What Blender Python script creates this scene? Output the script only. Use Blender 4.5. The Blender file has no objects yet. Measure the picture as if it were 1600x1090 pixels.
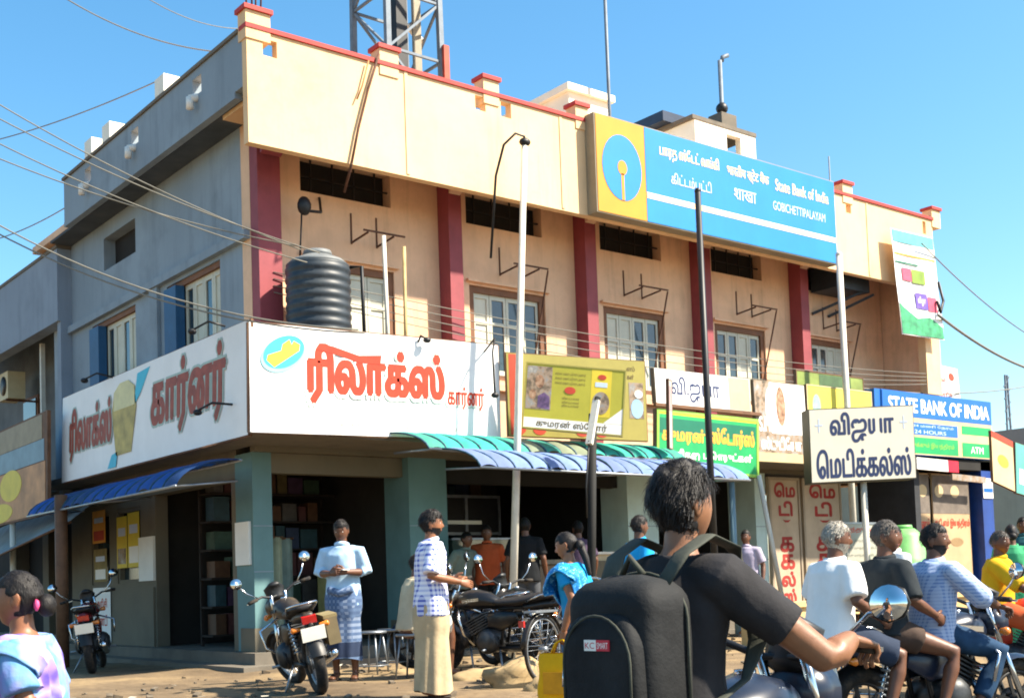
import bpy, math, random
from mathutils import Vector, Matrix, noise
random.seed(7)
R = math.radians
PI = math.pi
sc = bpy.context.scene
col = sc.collection

# ------------------------------------------------------------------ camera
YAW, PITCH, ROLL, FPX, PPY, CH = .674, .0563, -.0348, 1886., 803., 1.1
_r = Vector((math.cos(YAW), -math.sin(YAW), 0)); _f = Vector((math.sin(YAW), math.cos(YAW), 0)); _u = Vector((0, 0, 1))
CF = _f*math.cos(PITCH)+_u*math.sin(PITCH); _u2 = _u*math.cos(PITCH)-_f*math.sin(PITCH)
CR = _r*math.cos(ROLL)+_u2*math.sin(ROLL); CU = _u2*math.cos(ROLL)-_r*math.sin(ROLL)
CAM = Vector((-6.75, -13.43, CH))
cd = bpy.data.cameras.new('camera'); cam = bpy.data.objects.new('camera', cd); col.objects.link(cam)
cam.matrix_world = Matrix(((CR.x, CU.x, -CF.x, CAM.x), (CR.y, CU.y, -CF.y, CAM.y), (CR.z, CU.z, -CF.z, CAM.z), (0, 0, 0, 1)))
cd.sensor_width = 36; cd.lens = 36*FPX/1600; cd.shift_y = (PPY-545)/1600; cd.clip_end = 3000; cd.clip_start = .05
cd.dof.use_dof = False
sc.camera = cam
# ------------------------------------------------------------------ sky, sun, exposure
SUN_AZ, SUN_EL = R(140), R(47)
w = bpy.data.worlds.new('World'); sc.world = w; w.use_nodes = True
sky = w.node_tree.nodes.new('ShaderNodeTexSky'); sky.sky_type = 'NISHITA'; sky.sun_disc = False
sky.sun_elevation = SUN_EL; sky.sun_rotation = SUN_AZ; sky.air_density = 1.0; sky.dust_density = .9; sky.ozone_density = 1.2
hs = w.node_tree.nodes.new('ShaderNodeHueSaturation'); hs.inputs['Saturation'].default_value = 1.30; hs.inputs['Hue'].default_value = .487; w.node_tree.links.new(sky.outputs[0], hs.inputs['Color'])
w.node_tree.links.new(hs.outputs[0], w.node_tree.nodes['Background'].inputs[0])
w.node_tree.nodes['Background'].inputs[1].default_value = .098
sl = bpy.data.lights.new('sun', 'SUN'); sl.energy = 5.0; sl.angle = R(1.8); sl.color = (1, .90, .74)
so = bpy.data.objects.new('sun', sl); col.objects.link(so)
sdir = Vector((math.sin(SUN_AZ)*math.cos(SUN_EL), math.cos(SUN_AZ)*math.cos(SUN_EL), math.sin(SUN_EL)))
so.rotation_euler = sdir.to_track_quat('Z', 'Y').to_euler(); so.location = (0, -20, 30)
vs = sc.view_settings; vs.view_transform = 'Standard'; vs.look = 'None'; vs.exposure = 1.48; vs.gamma = 1; vs.use_curve_mapping = False
sc.cycles.use_denoising = True
sc.cycles.filter_width = 1.9; sc.cycles.max_bounces = 5; sc.cycles.transparent_max_bounces = 8

# ------------------------------------------------------------------ helpers
def ray(px, py): return CR*((px-800)/FPX) - CU*((py-PPY)/FPX) + CF
def at(px, py, d): return CAM + ray(px, py)*d                       # a picture point at a real distance
def onY(px, py, y): r = ray(px, py); return CAM + r*((y-CAM.y)/r.y)
def onX(px, py, x): r = ray(px, py); return CAM + r*((x-CAM.x)/r.x)
def onZ(px, py, z): r = ray(px, py); return CAM + r*((z-CAM.z)/r.z)
def V(*a): return Vector(a)
def hx(s):
    s = s.lstrip('#'); o = []
    for i in (0, 2, 4):
        c = int(s[i:i+2], 16)/255; o.append(c/12.92 if c <= .04045 else ((c+.055)/1.055)**2.4)
    return (*o, 1)

class NT:
    def __init__(s, name):
        s.m = bpy.data.materials.new(name); s.m.use_nodes = True; s.t = s.m.node_tree; s.b = s.t.nodes['Principled BSDF']
        s.tc = s.n('ShaderNodeTexCoord')
    def n(s, t, **k):
        x = s.t.nodes.new(t)
        for a, b in k.items(): setattr(x, a, b)
        return x
    def l(s, a, b): s.t.links.new(a, b)
    def mapping(s, scale, rot=(0, 0, 0), src='Object'):
        m = s.n('ShaderNodeMapping'); m.inputs['Scale'].default_value = scale; m.inputs['Rotation'].default_value = rot
        s.l(s.tc.outputs[src], m.inputs[0]); return m.outputs[0]
    def noise(s, vec, scale, detail=5, rough=.6):
        x = s.n('ShaderNodeTexNoise'); x.inputs['Scale'].default_value = scale; x.inputs['Detail'].default_value = detail; x.inputs['Roughness'].default_value = rough
        s.l(vec, x.inputs['Vector']); return x.outputs[0]
    def ramp(s, fac, stops, interp='LINEAR'):
        x = s.n('ShaderNodeValToRGB'); x.color_ramp.interpolation = interp; e = x.color_ramp.elements
        while len(e) < len(stops): e.new(.5)
        for i, (p, c) in enumerate(stops): e[i].position = p; e[i].color = c if len(c) == 4 else (*c, 1)
        s.l(fac, x.inputs[0]); return x.outputs[0]
    def mix(s, fac, a, b, mode='MIX'):
        x = s.n('ShaderNodeMix', data_type='RGBA', blend_type=mode)
        for v, i in ((fac, 0), (a, 6), (b, 7)):
            if isinstance(v, (int, float)): x.inputs[i].default_value = v
            elif isinstance(v, tuple): x.inputs[i].default_value = v
            else: s.l(v, x.inputs[i])
        return x.outputs[2]
    def math(s, op, a, b=0):
        x = s.n('ShaderNodeMath', operation=op)
        for v, i in ((a, 0), (b, 1)):
            if isinstance(v, (int, float)): x.inputs[i].default_value = v
            else: s.l(v, x.inputs[i])
        return x.outputs[0]
    def bump(s, h, strength, dist=.01):
        x = s.n('ShaderNodeBump'); x.inputs['Strength'].default_value = strength; x.inputs['Distance'].default_value = dist
        s.l(h, x.inputs['Height']); s.l(x.outputs[0], s.b.inputs['Normal'])
    def fin(s, colr, rough=.7, metal=0, spec=.5):
        if isinstance(colr, tuple): s.b.inputs['Base Color'].default_value = colr
        else: s.l(colr, s.b.inputs['Base Color'])
        s.b.inputs['Roughness'].default_value = rough; s.b.inputs['Metallic'].default_value = metal
        s.b.inputs['Specular IOR Level'].default_value = spec
        return s.m

_mc = {}
def mat(name, c, rough=.7, var=.12, scale=5., bump=.15, metal=0, streak=0., dirt=0., spec=.4, bscale=40, dirtcol='#5a4a38'):
    """painted / plain surface: base colour, mottling, run-down streaks and dust patches"""
    if name in _mc: return _mc[name]
    c = hx(c) if isinstance(c, str) else c
    s = NT(name); o = s.mapping((1, 1, 1))
    n1 = s.noise(o, scale)
    lo = tuple(x*(1-var*1.6) for x in c[:3])+(1,); hi = tuple(min(1, x*(1+var)) for x in c[:3])+(1,)
    k = s.ramp(n1, [(.3, lo), (.7, hi)])
    if streak:
        st = s.noise(s.mapping((2.6, 2.6, .22)), 1.5, 9, .72); mk = s.noise(o, .55, 4, .6)
        k = s.mix(s.math('MULTIPLY', s.math('MULTIPLY', s.ramp(st, [(.50, (0, 0, 0)), (.70, (1, 1, 1))]), s.ramp(mk, [(.38, (.1, .1, .1)), (.62, (1, 1, 1))])), streak), k, tuple(x*.38 for x in c[:3])+(1,))
    if dirt:
        d = s.noise(o, scale*.5, 8, .72)
        k = s.mix(s.math('MULTIPLY', s.ramp(d, [(.5, (0, 0, 0)), (.68, (1, 1, 1))]), dirt), k, hx(dirtcol))
    if bump: s.bump(s.mix(.35, s.noise(o, 2.2, 6, .6), s.noise(o, bscale, 4)), bump, .014)
    _mc[name] = s.fin(k, rough, metal, spec); return _mc[name]

class MB:
    """collects boxes, tubes and lofts; build() links them as ONE mesh object"""
    def __init__(s): s.v = []; s.f = []; s.mi = []; s.cm = 0; s.sm = []; s.smooth = False
    def add(s, vs, fs):
        o = len(s.v); s.v += [Vector(x) for x in vs]
        for f in fs: s.f.append([i+o for i in f]); s.mi.append(s.cm); s.sm.append(s.smooth)
        return s
    def box(s, x0, x1, y0, y1, z0, z1):
        return s.add([(x, y, z) for z in (z0, z1) for y in (y0, y1) for x in (x0, x1)],
                     [(0, 2, 3, 1), (4, 5, 7, 6), (0, 1, 5, 4), (2, 6, 7, 3), (0, 4, 6, 2), (1, 3, 7, 5)])
    def obox(s, c, ax, h):
        """box about centre c with axes ax (3 vectors) and half sizes h"""
        c = Vector(c); a = [Vector(x).normalized()*k for x, k in zip(ax, h)]
        vs = [c+a[0]*i+a[1]*j+a[2]*k for k in (-1, 1) for j in (-1, 1) for i in (-1, 1)]
        return s.add(vs, [(0, 2, 3, 1), (4, 5, 7, 6), (0, 1, 5, 4), (2, 6, 7, 3), (0, 4, 6, 2), (1, 3, 7, 5)])
    def bar(s, a, b, wd, ht=None, up=(0, 0, 1)):
        a, b = Vector(a), Vector(b); d = b-a; up = Vector(up)
        if abs(d.normalized().dot(up)) > .95: up = Vector((0, 1, 0))
        sd = d.cross(up).normalized(); u = sd.cross(d).normalized()
        return s.obox((a+b)/2, (d, sd, u), (d.length/2, wd/2, (ht or wd)/2))
    def loft(s, pts, rad, n=12, side=None, cap=True, wob=None, rnd=True):
        pts = [Vector(p) for p in pts]; rings = []; N = len(pts)
        rad = [(r, r) if isinstance(r, (int, float)) else r for r in rad]
        a = None
        ext = []
        for i, p in enumerate(pts):
            t = (pts[min(i+1, N-1)]-pts[max(i-1, 0)]).normalized()
            ref = Vector(side) if side is not None else (a if a is not None else (Vector((0, 0, 1)) if abs(t.z) < .9 else Vector((0, 1, 0))))
            aa = ref-t*ref.dot(t)
            if aa.length < 1e-4: aa = t.orthogonal()
            a = aa.normalized(); b = t.cross(a); ext.append((t, a, b))
        seq = []
        if cap and rnd:
            t, aa, b = ext[0]; r = min(rad[0]); seq.append((pts[0]-t*r*.6, .5, 0)); seq.append((pts[0]-t*r*.32, .85, 0))
        for i in range(N): seq.append((pts[i], 1, i))
        if cap and rnd:
            t, aa, b = ext[-1]; r = min(rad[-1]); seq.append((pts[-1]+t*r*.32, .85, N-1)); seq.append((pts[-1]+t*r*.6, .5, N-1))
        vs = []
        for p, k, i in seq:
            t, aa, b = ext[i]; ra, rb = rad[i]
            for j in range(n):
                th = 2*PI*j/n; q = wob(i/(N-1), th) if wob else 1
                vs.append(p+aa*(ra*k*q*math.cos(th))+b*(rb*k*q*math.sin(th)))
        m = len(seq); fs = [[i*n+j, i*n+(j+1) % n, (i+1)*n+(j+1) % n, (i+1)*n+j] for i in range(m-1) for j in range(n)]
        if cap: fs.append(list(range(n))[::-1]); fs.append([(m-1)*n+j for j in range(n)])
        o = s.smooth; s.smooth = True; s.add(vs, fs); s.smooth = o
        return s
    def tube(s, pts, r, n=8): return s.loft(pts, [r]*len(pts), n, rnd=False)
    def ball(s, c, r, nu=12, nv=8, fn=None):
        c = Vector(c); r = (r, r, r) if isinstance(r, (int, float)) else r; vs = []; fs = []
        for i in range(nv+1):
            ph = PI*i/nv
            for j in range(nu):
                th = 2*PI*j/nu; d = Vector((math.sin(ph)*math.cos(th), math.sin(ph)*math.sin(th), math.cos(ph)))
                p = Vector((d.x*r[0], d.y*r[1], d.z*r[2])); vs.append(c+(fn(d, p) if fn else p))
        fs = [[i*nu+j, (i+1)*nu+j, (i+1)*nu+(j+1) % nu, i*nu+(j+1) % nu] for i in range(nv) for j in range(nu)]
        o = s.smooth; s.smooth = True; s.add(vs, fs); s.smooth = o
        return s
    def disc(s, c, ax, r, t, n=28):
        c = Vector(c); ax = Vector(ax).normalized(); return s.loft([c-ax*t/2, c+ax*t/2], [r, r], n, rnd=False)
    def ring(s, c, ax, R_, r, n=36, m=8, sq=1.):
        c = Vector(c); ax = Vector(ax).normalized(); a = ax.orthogonal().normalized(); b = ax.cross(a); vs = []
        for i in range(n):
            th = 2*PI*i/n; d = a*math.cos(th)+b*math.sin(th)
            for j in range(m):
                ph = 2*PI*j/m; vs.append(c+d*(R_+r*math.cos(ph))+ax*(r*sq*math.sin(ph)))
        fs = [[i*m+j, ((i+1) % n)*m+j, ((i+1) % n)*m+(j+1) % m, i*m+(j+1) % m] for i in range(n) for j in range(m)]
        o = s.smooth; s.smooth = True; s.add(vs, fs); s.smooth = o
        return s
    def grid(s, fn, nu, nv):
        o = s.smooth; s.smooth = True
        s.add([fn(i/nu, j/nv) for i in range(nu+1) for j in range(nv+1)], [[i*(nv+1)+j, (i+1)*(nv+1)+j, (i+1)*(nv+1)+j+1, i*(nv+1)+j+1] for i in range(nu) for j in range(nv)])
        s.smooth = o; return s
    def build(s, name, m, parent=None, world=True):
        me = bpy.data.meshes.new(name)
        off = parent_world(parent) if (parent and world) else Vector()
        me.from_pydata([tuple(v-off) for v in s.v], [], s.f)
        ms = m if isinstance(m, (list, tuple)) else [m]
        for x in ms: me.materials.append(x)
        me.polygons.foreach_set('material_index', s.mi); me.polygons.foreach_set('use_smooth', s.sm); me.update()
        o = bpy.data.objects.new(name, me); col.objects.link(o)
        if parent: o.parent = parent
        return o
def parent_world(o):
    p = Vector()
    while o: p = p+o.location; o = o.parent
    return p
def tag(o, label=None, cat=None, group=None, kind=None):
    for k, v_ in (('label', label), ('category', cat), ('group', group), ('kind', kind)):
        if v_: o[k] = v_
    return o
def thing(name, label, cat, loc=(0, 0, 0), rz=0, group=None, rx=0, ry=0):
    o = bpy.data.objects.new(name, None); col.objects.link(o); o.location = loc; o.rotation_euler = (rx, ry, rz); o.empty_display_size = .2
    return tag(o, label, cat, group)
def clone(o, parent=None):
    c = o.copy(); col.objects.link(c)
    if parent: c.parent = parent
    for ch in o.children: clone(ch, c)
    return c

_ts = bpy.data.scenes.new('scratch')
def evalmesh(o):
    """mesh of o with its modifiers, worked out in a scratch scene that holds nothing else"""
    _ts.collection.objects.link(o); vl = _ts.view_layers[0]; vl.update(); me = bpy.data.meshes.new_from_object(o.evaluated_get(vl.depsgraph)); _ts.collection.objects.unlink(o); return me
# flat boards: P0 bottom-left, P1 bottom-right, P2 top-left; everything on them in fractions
_fc = {}
def glyphs(body, bold):
    k = (body, bold)
    if k in _fc: return _fc[k]
    c = bpy.data.curves.new('t', 'FONT'); c.body = body; c.size = 1; c.offset = bold; c.resolution_u = 4
    o = bpy.data.objects.new('t', c); me = evalmesh(o)
    vs = [tuple(v.co) for v in me.vertices]; fs = [list(p.vertices) for p in me.polygons]
    bpy.data.objects.remove(o); bpy.data.curves.remove(c); bpy.data.meshes.remove(me)
    xs = [v[0] for v in vs]; ys = [v[1] for v in vs]; x0, x1, y0, y1 = min(xs), max(xs), min(ys), max(ys)
    _fc[k] = ([((v[0]-x0)/(x1-x0), (v[1]-y0)/(y1-y0)) for v in vs], fs); return _fc[k]
class Board:
    def __init__(s, root, P0, P1, P2):
        s.r = root; s.o = Vector(P0); s.U = Vector(P1)-s.o; s.Vv = Vector(P2)-s.o; s.n = s.U.cross(s.Vv).normalized()
    def p(s, u, v, n=0): return s.o+s.U*u+s.Vv*v+s.n*n
    def rect(s, name, u0, v0, u1, v1, n0, n1, m, parent=None):
        b = MB(); b.add([s.p(u, v, n) for n in (n0, n1) for v in (v0, v1) for u in (u0, u1)],
                        [(0, 2, 3, 1), (4, 5, 7, 6), (0, 1, 5, 4), (2, 6, 7, 3), (0, 4, 6, 2), (1, 3, 7, 5)])
        return b.build(name, m, parent or s.r)
    def poly(s, name, pts, n0, n1, m, parent=None):
        k = len(pts); b = MB(); b.add([s.p(u, v, n) for n in (n0, n1) for u, v in pts],
              [list(range(k))[::-1], list(range(k, 2*k))]+[[i, (i+1) % k, k+(i+1) % k, k+i] for i in range(k)])
        return b.build(name, m, parent or s.r)
    def oval(s, name, u, v, ru, rv, n0, n1, m, parent=None, k=28, rot=0):
        asp = s.U.length/s.Vv.length; pts = []
        for i in range(k):
            a = 2*PI*i/k; x, y = ru*math.cos(a)*asp, rv*math.sin(a)
            pts.append((u+(x*math.cos(rot)-y*math.sin(rot))/asp, v+x*math.sin(rot)+y*math.cos(rot)))
        return s.poly(name, pts, n0, n1, m, parent)
    def text(s, body, u0, v0, u1, v1, n, m, parent=None, bold=0., name='lettering', skew=0):
        vs, fs = glyphs(body, 0); b = MB(); k = 6 if bold > 0 else 0; d = bold*1.3*(v1-v0)*s.Vv.length
        du, dv = d/s.U.length, d/s.Vv.length
        for i in range(k+1):
            ou, ov = (du*math.cos(2*PI*i/k), dv*math.sin(2*PI*i/k)) if i < k else (0, 0)
            b.add([s.p(u0+(u1-u0)*x+skew*y+ou, v0+(v1-v0)*y+ov, n+.00012*i) for x, y in vs], fs)
        return b.build(name, m, parent or s.r)
    def frame(s, name, wd, n0, n1, m, parent=None):
        a = wd/s.U.length; c = wd/s.Vv.length; b = MB()
        for (u0, v0, u1, v1) in ((0, 0, 1, c), (0, 1-c, 1, 1), (0, c, a, 1-c), (1-a, c, 1, 1-c)):
            b.add([s.p(u, v, n) for n in (n0, n1) for v in (v0, v1) for u in (u0, u1)],
                  [(0, 2, 3, 1), (4, 5, 7, 6), (0, 1, 5, 4), (2, 6, 7, 3), (0, 4, 6, 2), (1, 3, 7, 5)])
        return b.build(name, m, parent or s.r)

# ------------------------------------------------------------------ materials
cream = mat('cream_paint', '#e6c294', .75, .09, 1.3, .2, streak=.42, dirt=.4, dirtcol='#b3854f')
peach = mat('peach_paint', '#e6bc98', .8, .12, 1.6, .25, streak=.55, dirt=.5, dirtcol='#94745a')
greyblue = mat('grey_blue_paint', '#8a98a2', .8, .14, 1.4, .3, streak=.55, dirt=.35, dirtcol='#4c5660')
redp = mat('red_paint', '#8f4046', .65, .14, 3, .15, streak=.35, dirt=.2, dirtcol='#6a3a36')
redcap = mat('red_cap', '#b23a34', .7, .14, 4, .15, dirt=.2)
teal = mat('teal_paint', '#5f8284', .7, .10, 2.2, .1, streak=.25, dirt=.15, dirtcol='#586a66')
tealw = mat('pale_teal_paint', '#b9d2cf', .7, .08, 2.2, .1, streak=.15)
beigew = mat('beige_wall', '#6d6656', .8, .12, 2, .15, streak=.25, dirt=.25)
white = mat('white_paint', '#e6e2d8', .6, .05, 3, .08, streak=.12, dirt=.06)
whitew = mat('whitewash', '#ece6d6', .8, .06, 2, .15, streak=.1)
concrete = mat('concrete', '#6e675c', .9, .16, 3, .3, dirt=.25)
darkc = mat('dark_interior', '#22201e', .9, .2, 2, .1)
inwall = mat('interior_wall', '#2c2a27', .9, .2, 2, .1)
steel = mat('galvanised_steel', '#8a9096', .45, .12, 8, .05, metal=.7)
polew = mat('pale_pole', '#cfcabb', .55, .1, 6, .08, dirt=.15)
black = mat('black_paint', '#1b1c1e', .5, .15, 8, .05)
blackpl = mat('black_plastic', '#161718', .45, .1, 12, .1)
rubber = mat('rubber', '#1c1b1b', .85, .3, 14, .3, dirt=.45, dirtcol='#6a5840')
chrome = mat('chrome', '#c9cdd0', .18, .05, 6, 0, metal=1)
engm = mat('engine_metal', '#4a4c4e', .5, .3, 12, .2, metal=.7, dirt=.4, dirtcol='#3a3026')
rust = mat('rusty_iron', '#5a3a2a', .8, .3, 9, .3)
wood = mat('brown_wood', '#6b4a32', .7, .2, 6, .2)
brownfr = mat('brown_window_frame', '#7a5238', .7, .15, 4, .1)
glass = None
def glassmat(name, c, rough=.12):
    s = NT(name); n = s.noise(s.mapping((1, 1, 1)), 3, 3)
    cc = hx(c); k = s.ramp(n, [(.3, tuple(x*.7 for x in cc[:3])), (.7, tuple(min(1, x*1.25) for x in cc[:3]))])
    return s.fin(k, rough, 0, .8)
glass = glassmat('dark_window_glass', '#2d3b3f')
shutw = mat('pale_shutter', '#c9c7b4', .6, .08, 3, .05, streak=.2)
blueshut = mat('blue_shutter', '#24557c', .6, .12, 3, .05)
tyel = mat('sign_yellow', '#d08a1e', .5, .06, 2, .04, streak=.08)
sblue = mat('sign_blue', '#247fcc', .42, .05, 1.5, .03, streak=.06)
sblue2 = mat('sign_deep_blue', '#1a63b4', .42, .06, 1.5, .03)
slett = mat('sign_peach_letter', '#f0cf9a', .6, .03, 3, 0)
slet2 = mat('sign_pale_letter', '#c4d3ea', .6, .03, 3, 0)
flexw = mat('banner_white', '#eceae6', .55, .04, 2, .05, streak=.07)
flexred = mat('banner_red', '#bf3210', .55, .16, 6, .03)
flexout = mat('banner_outline', '#a9bcb0', .6, .1, 5, 0)
cyan = mat('banner_cyan', '#39b6cf', .55, .06, 4, 0)
yell = mat('banner_yellow', '#d8bf38', .55, .08, 4, 0)
navy = mat('letter_navy', '#26365e', .6, .12, 6, 0)
dred = mat('letter_dark_red', '#9c3028', .7, .18, 8, 0)
green = mat('sign_green', '#1f9a58', .5, .08, 3, .03)
dgreen = mat('sign_dark_green', '#0f6b50', .5, .08, 3, .03)
lgreen = mat('sign_lime', '#8fc04a', .5, .1, 3, .03)
orange = mat('letter_orange', '#e8a23a', .6, .08, 6, 0)
ylime = mat('board_yellow_lime', '#b0a838', .55, .07, 2.5, .04, streak=.08)
ylime2 = mat('board_yellow_olive', '#a0954a', .6, .08, 2.5, .04, streak=.12)
brownl = mat('letter_brown', '#6a5a30', .6, .1, 5, 0)
mred = mat('badge_red', '#c0442c', .6, .1, 5, 0)
beigeb = mat('board_beige', '#cdb58a', .6, .08, 2.5, .05, streak=.12)
whitel = mat('letter_white', '#eeeae2', .6, .03, 4, 0)
def printmat(name, stops, scale):
    s = NT(name); o = s.mapping((1, 1, 1)); n = s.noise(o, scale, 4, .55); d = s.noise(o, scale*3.1, 3, .6)
    k = s.ramp(s.math('ADD', s.math('MULTIPLY', n, .8), s.math('MULTIPLY', d, .2)), [(p, hx(c)) for p, c in stops]); return s.fin(k, .55, 0, .3)
greyp = printmat('print_photo', [(.30, '#3c3a36'), (.42, '#7a6a58'), (.50, '#a08a74'), (.58, '#8f8d88'), (.7, '#c4bdb0')], 7.)
greytx = mat('print_grey', '#8b8d84', .6, .2, 9, 0)
purple = printmat('print_purple', [(.35, '#4a3a56'), (.55, '#6d5478'), (.7, '#8a7094')], 12.)
skinp = printmat('print_skin', [(.35, '#6a4c3a'), (.5, '#a07c60'), (.65, '#b89a80')], 14.)
# ------------------------------------------------------------------ ground and road
def gz(x, y):
    k = min(1, max(0, (y+7.2)/2.6)); k = k*k*(3-2*k); return -.15+.25*k
def dirt_mat():
    s = NT('sandy_ground'); o = s.mapping((1, 1, 1)); n1 = s.noise(o, .45, 9, .7); n2 = s.noise(o, 14, 6, .7)
    k = s.ramp(n1, [(.3, hx('#433a30')), (.48, hx('#776650')), (.7, hx('#a8906a'))])
    k = s.mix(s.math('MULTIPLY', s.ramp(n2, [(.45, (0, 0, 0)), (.7, (1, 1, 1))]), .55), k, hx('#5c4b36'))
    s.bump(s.mix(.5, s.noise(o, 9, 8, .7), s.noise(o, 60, 4)), .7, .03); return s.fin(k, .95, 0, .2)
def asph_mat():
    s = NT('dusty_asphalt'); o = s.mapping((1, 1, 1)); n1 = s.noise(o, .5, 7, .65)
    k = s.ramp(n1, [(.35, hx('#3c3a38')), (.6, hx('#57524a')), (.8, hx('#86765c'))])
    s.bump(s.noise(o, 90, 3), .6, .01); return s.fin(k, .9, 0, .3)
xs = [-400, -150, -60, -30, -18]+[-12+.35*i for i in range(112)]+[30, 36, 45, 70, 150, 400]
ys = [-400, -150, -60, -30, -20, -16]+[-14+.35*i for i in range(76)]+[14, 18, 30, 60, 150, 400]
b = MB(); b.smooth = True
nv = len(ys)
b.add([(x, y, gz(x, y)+(.035*noise.noise(V(x*.9, y*.9, 0))+.018*noise.noise(V(x*3, y*3, 1)) if -6.6 < y < 14 and -12 < x < 28 else 0)-(.03 if y < -7 else 0)) for x in xs for y in ys],
      [[i*nv+j, (i+1)*nv+j, (i+1)*nv+j+1, i*nv+j+1] for i in range(len(xs)-1) for j in range(nv-1)])
tag(b.build('ground', dirt_mat()), kind='structure')
b = MB(); b.smooth = True
rx_ = [-400, -60]+[-20+2*i for i in range(31)]+[60, 400]; ry_ = [-15.5, -13, -10.5, -9, -8, -7.35]
b.add([(x, y+(.14*noise.noise(V(x*.6, 3, 0)) if y > -8 else 0), -.15) for x in rx_ for y in ry_], [[i*6+j, (i+1)*6+j, (i+1)*6+j+1, i*6+j+1] for i in range(len(rx_)-1) for j in range(5)])
tag(b.build('road', asph_mat()), kind='structure')

# ------------------------------------------------------------------ the corner building
B = thing('corner_building', 'two storey cream and grey corner building with red pillars and tall parapet', 'building', (.5, 1, 0))
def holed(x0, x1, z0, z1, holes, y0, y1, axis='x'):
    """wall slab with rectangular openings (a0,a1,z0,z1); axis x: along X at y0..y1; axis y: along Y at x=y0..y1"""
    m = MB(); ax = sorted({x0, x1, *[h[0] for h in holes], *[h[1] for h in holes]}); az = sorted({z0, z1, *[h[2] for h in holes], *[h[3] for h in holes]})
    solid = lambda a, c: x0 < a < x1 and z0 < c < z1 and not any(h[0] < a < h[1] and h[2] < c < h[3] for h in holes)
    P = (lambda a, t, z: (a, t, z)) if axis == 'x' else (lambda a, t, z: (t, a, z))
    for i in range(len(ax)-1):
        for j in range(len(az)-1):
            a0, a1, c0, c1 = ax[i], ax[i+1], az[j], az[j+1]; am, cm_ = (a0+a1)/2, (c0+c1)/2
            if not solid(am, cm_): continue
            q = [P(a0, y0, c0), P(a1, y0, c0), P(a1, y0, c1), P(a0, y0, c1)]; m.add(q, [(0, 1, 2, 3)] if axis == 'x' else [(3, 2, 1, 0)])
            q = [P(a0, y1, c0), P(a1, y1, c0), P(a1, y1, c1), P(a0, y1, c1)]; m.add(q, [(3, 2, 1, 0)] if axis == 'x' else [(0, 1, 2, 3)])
            for (da, dc, e) in ((ax[i-1] if i else x0-9, cm_, (a0, c0, a0, c1)), (ax[i+1]+.001 if i+2 < len(ax) else x1+9, cm_, (a1, c1, a1, c0)),
                                (am, az[j-1] if j else z0-9, (a1, c0, a0, c0)), (am, az[j+1]+.001 if j+2 < len(az) else z1+9, (a0, c1, a1, c1))):
                ta = (ax[i-1]+a0)/2 if (e[0] == e[2] == a0 and i) else ((a1+ax[i+2])/2 if (e[0] == e[2] == a1 and i+2 < len(ax)) else (am if e[0] != e[2] else -1e9))
                tc = (az[j-1]+c0)/2 if (e[1] == e[3] == c0 and j) else ((c1+az[j+2])/2 if (e[1] == e[3] == c1 and j+2 < len(az)) else (cm_ if e[1] != e[3] else -1e9))
                if ta > -1e8 and tc > -1e8 and solid(ta, tc): continue
                m.add([P(e[0], y0, e[1]), P(e[2], y0, e[3]), P(e[2], y1, e[3]), P(e[0], y1, e[1])], [(0, 1, 2, 3)])
    return m
BX1 = 15.15
WIN = [(1.28, 2.75), (4.10, 5.60), (6.86, 8.30), (9.58, 10.97), (12.3, 13.55)]
holes = [(a, c, 4.2, 5.62) for a, c in WIN]+[(a-.02, c-.02, 6.56, 7.05) for a, c in WIN]
holed(.5, 14.7, 3.2, 7.4, holes, 1.0, 1.25).build('front_wall', peach, B)
# cornice band where the first floor starts
MB().box(.62, 14.7, .9, .998, 4.02, 4.1).build('sill_band', peach, B)
# pillars: shaft in red with the bracket that carries the parapet
for x in (.5, 3.50, 6.20, 8.94, 11.68):
    m = MB(); wd = .24 if x > 1 else .34; x += .05 if x > 1 else 0
    m.box(x+.003, x+wd, .72 if x > 1 else .78, .997, 3.25, 7.29)
    o = m.build('pillar', redp, B)
    MB().add([(x+.02, .13, 7.12), (x+wd-.02, .13, 7.12), (x+wd-.02, .72, 6.85), (x+.02, .72, 6.85), (x+.02, .13, 7.29), (x+wd-.02, .13, 7.29), (x+wd-.02, .72, 7.29), (x+.02, .72, 7.29)],
             [(0, 3, 2, 1), (4, 5, 6, 7), (0, 1, 5, 4), (1, 2, 6, 5), (2, 3, 7, 6), (3, 0, 4, 7)]).build('bracket', peach if x > 1 else redp, o)
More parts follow.
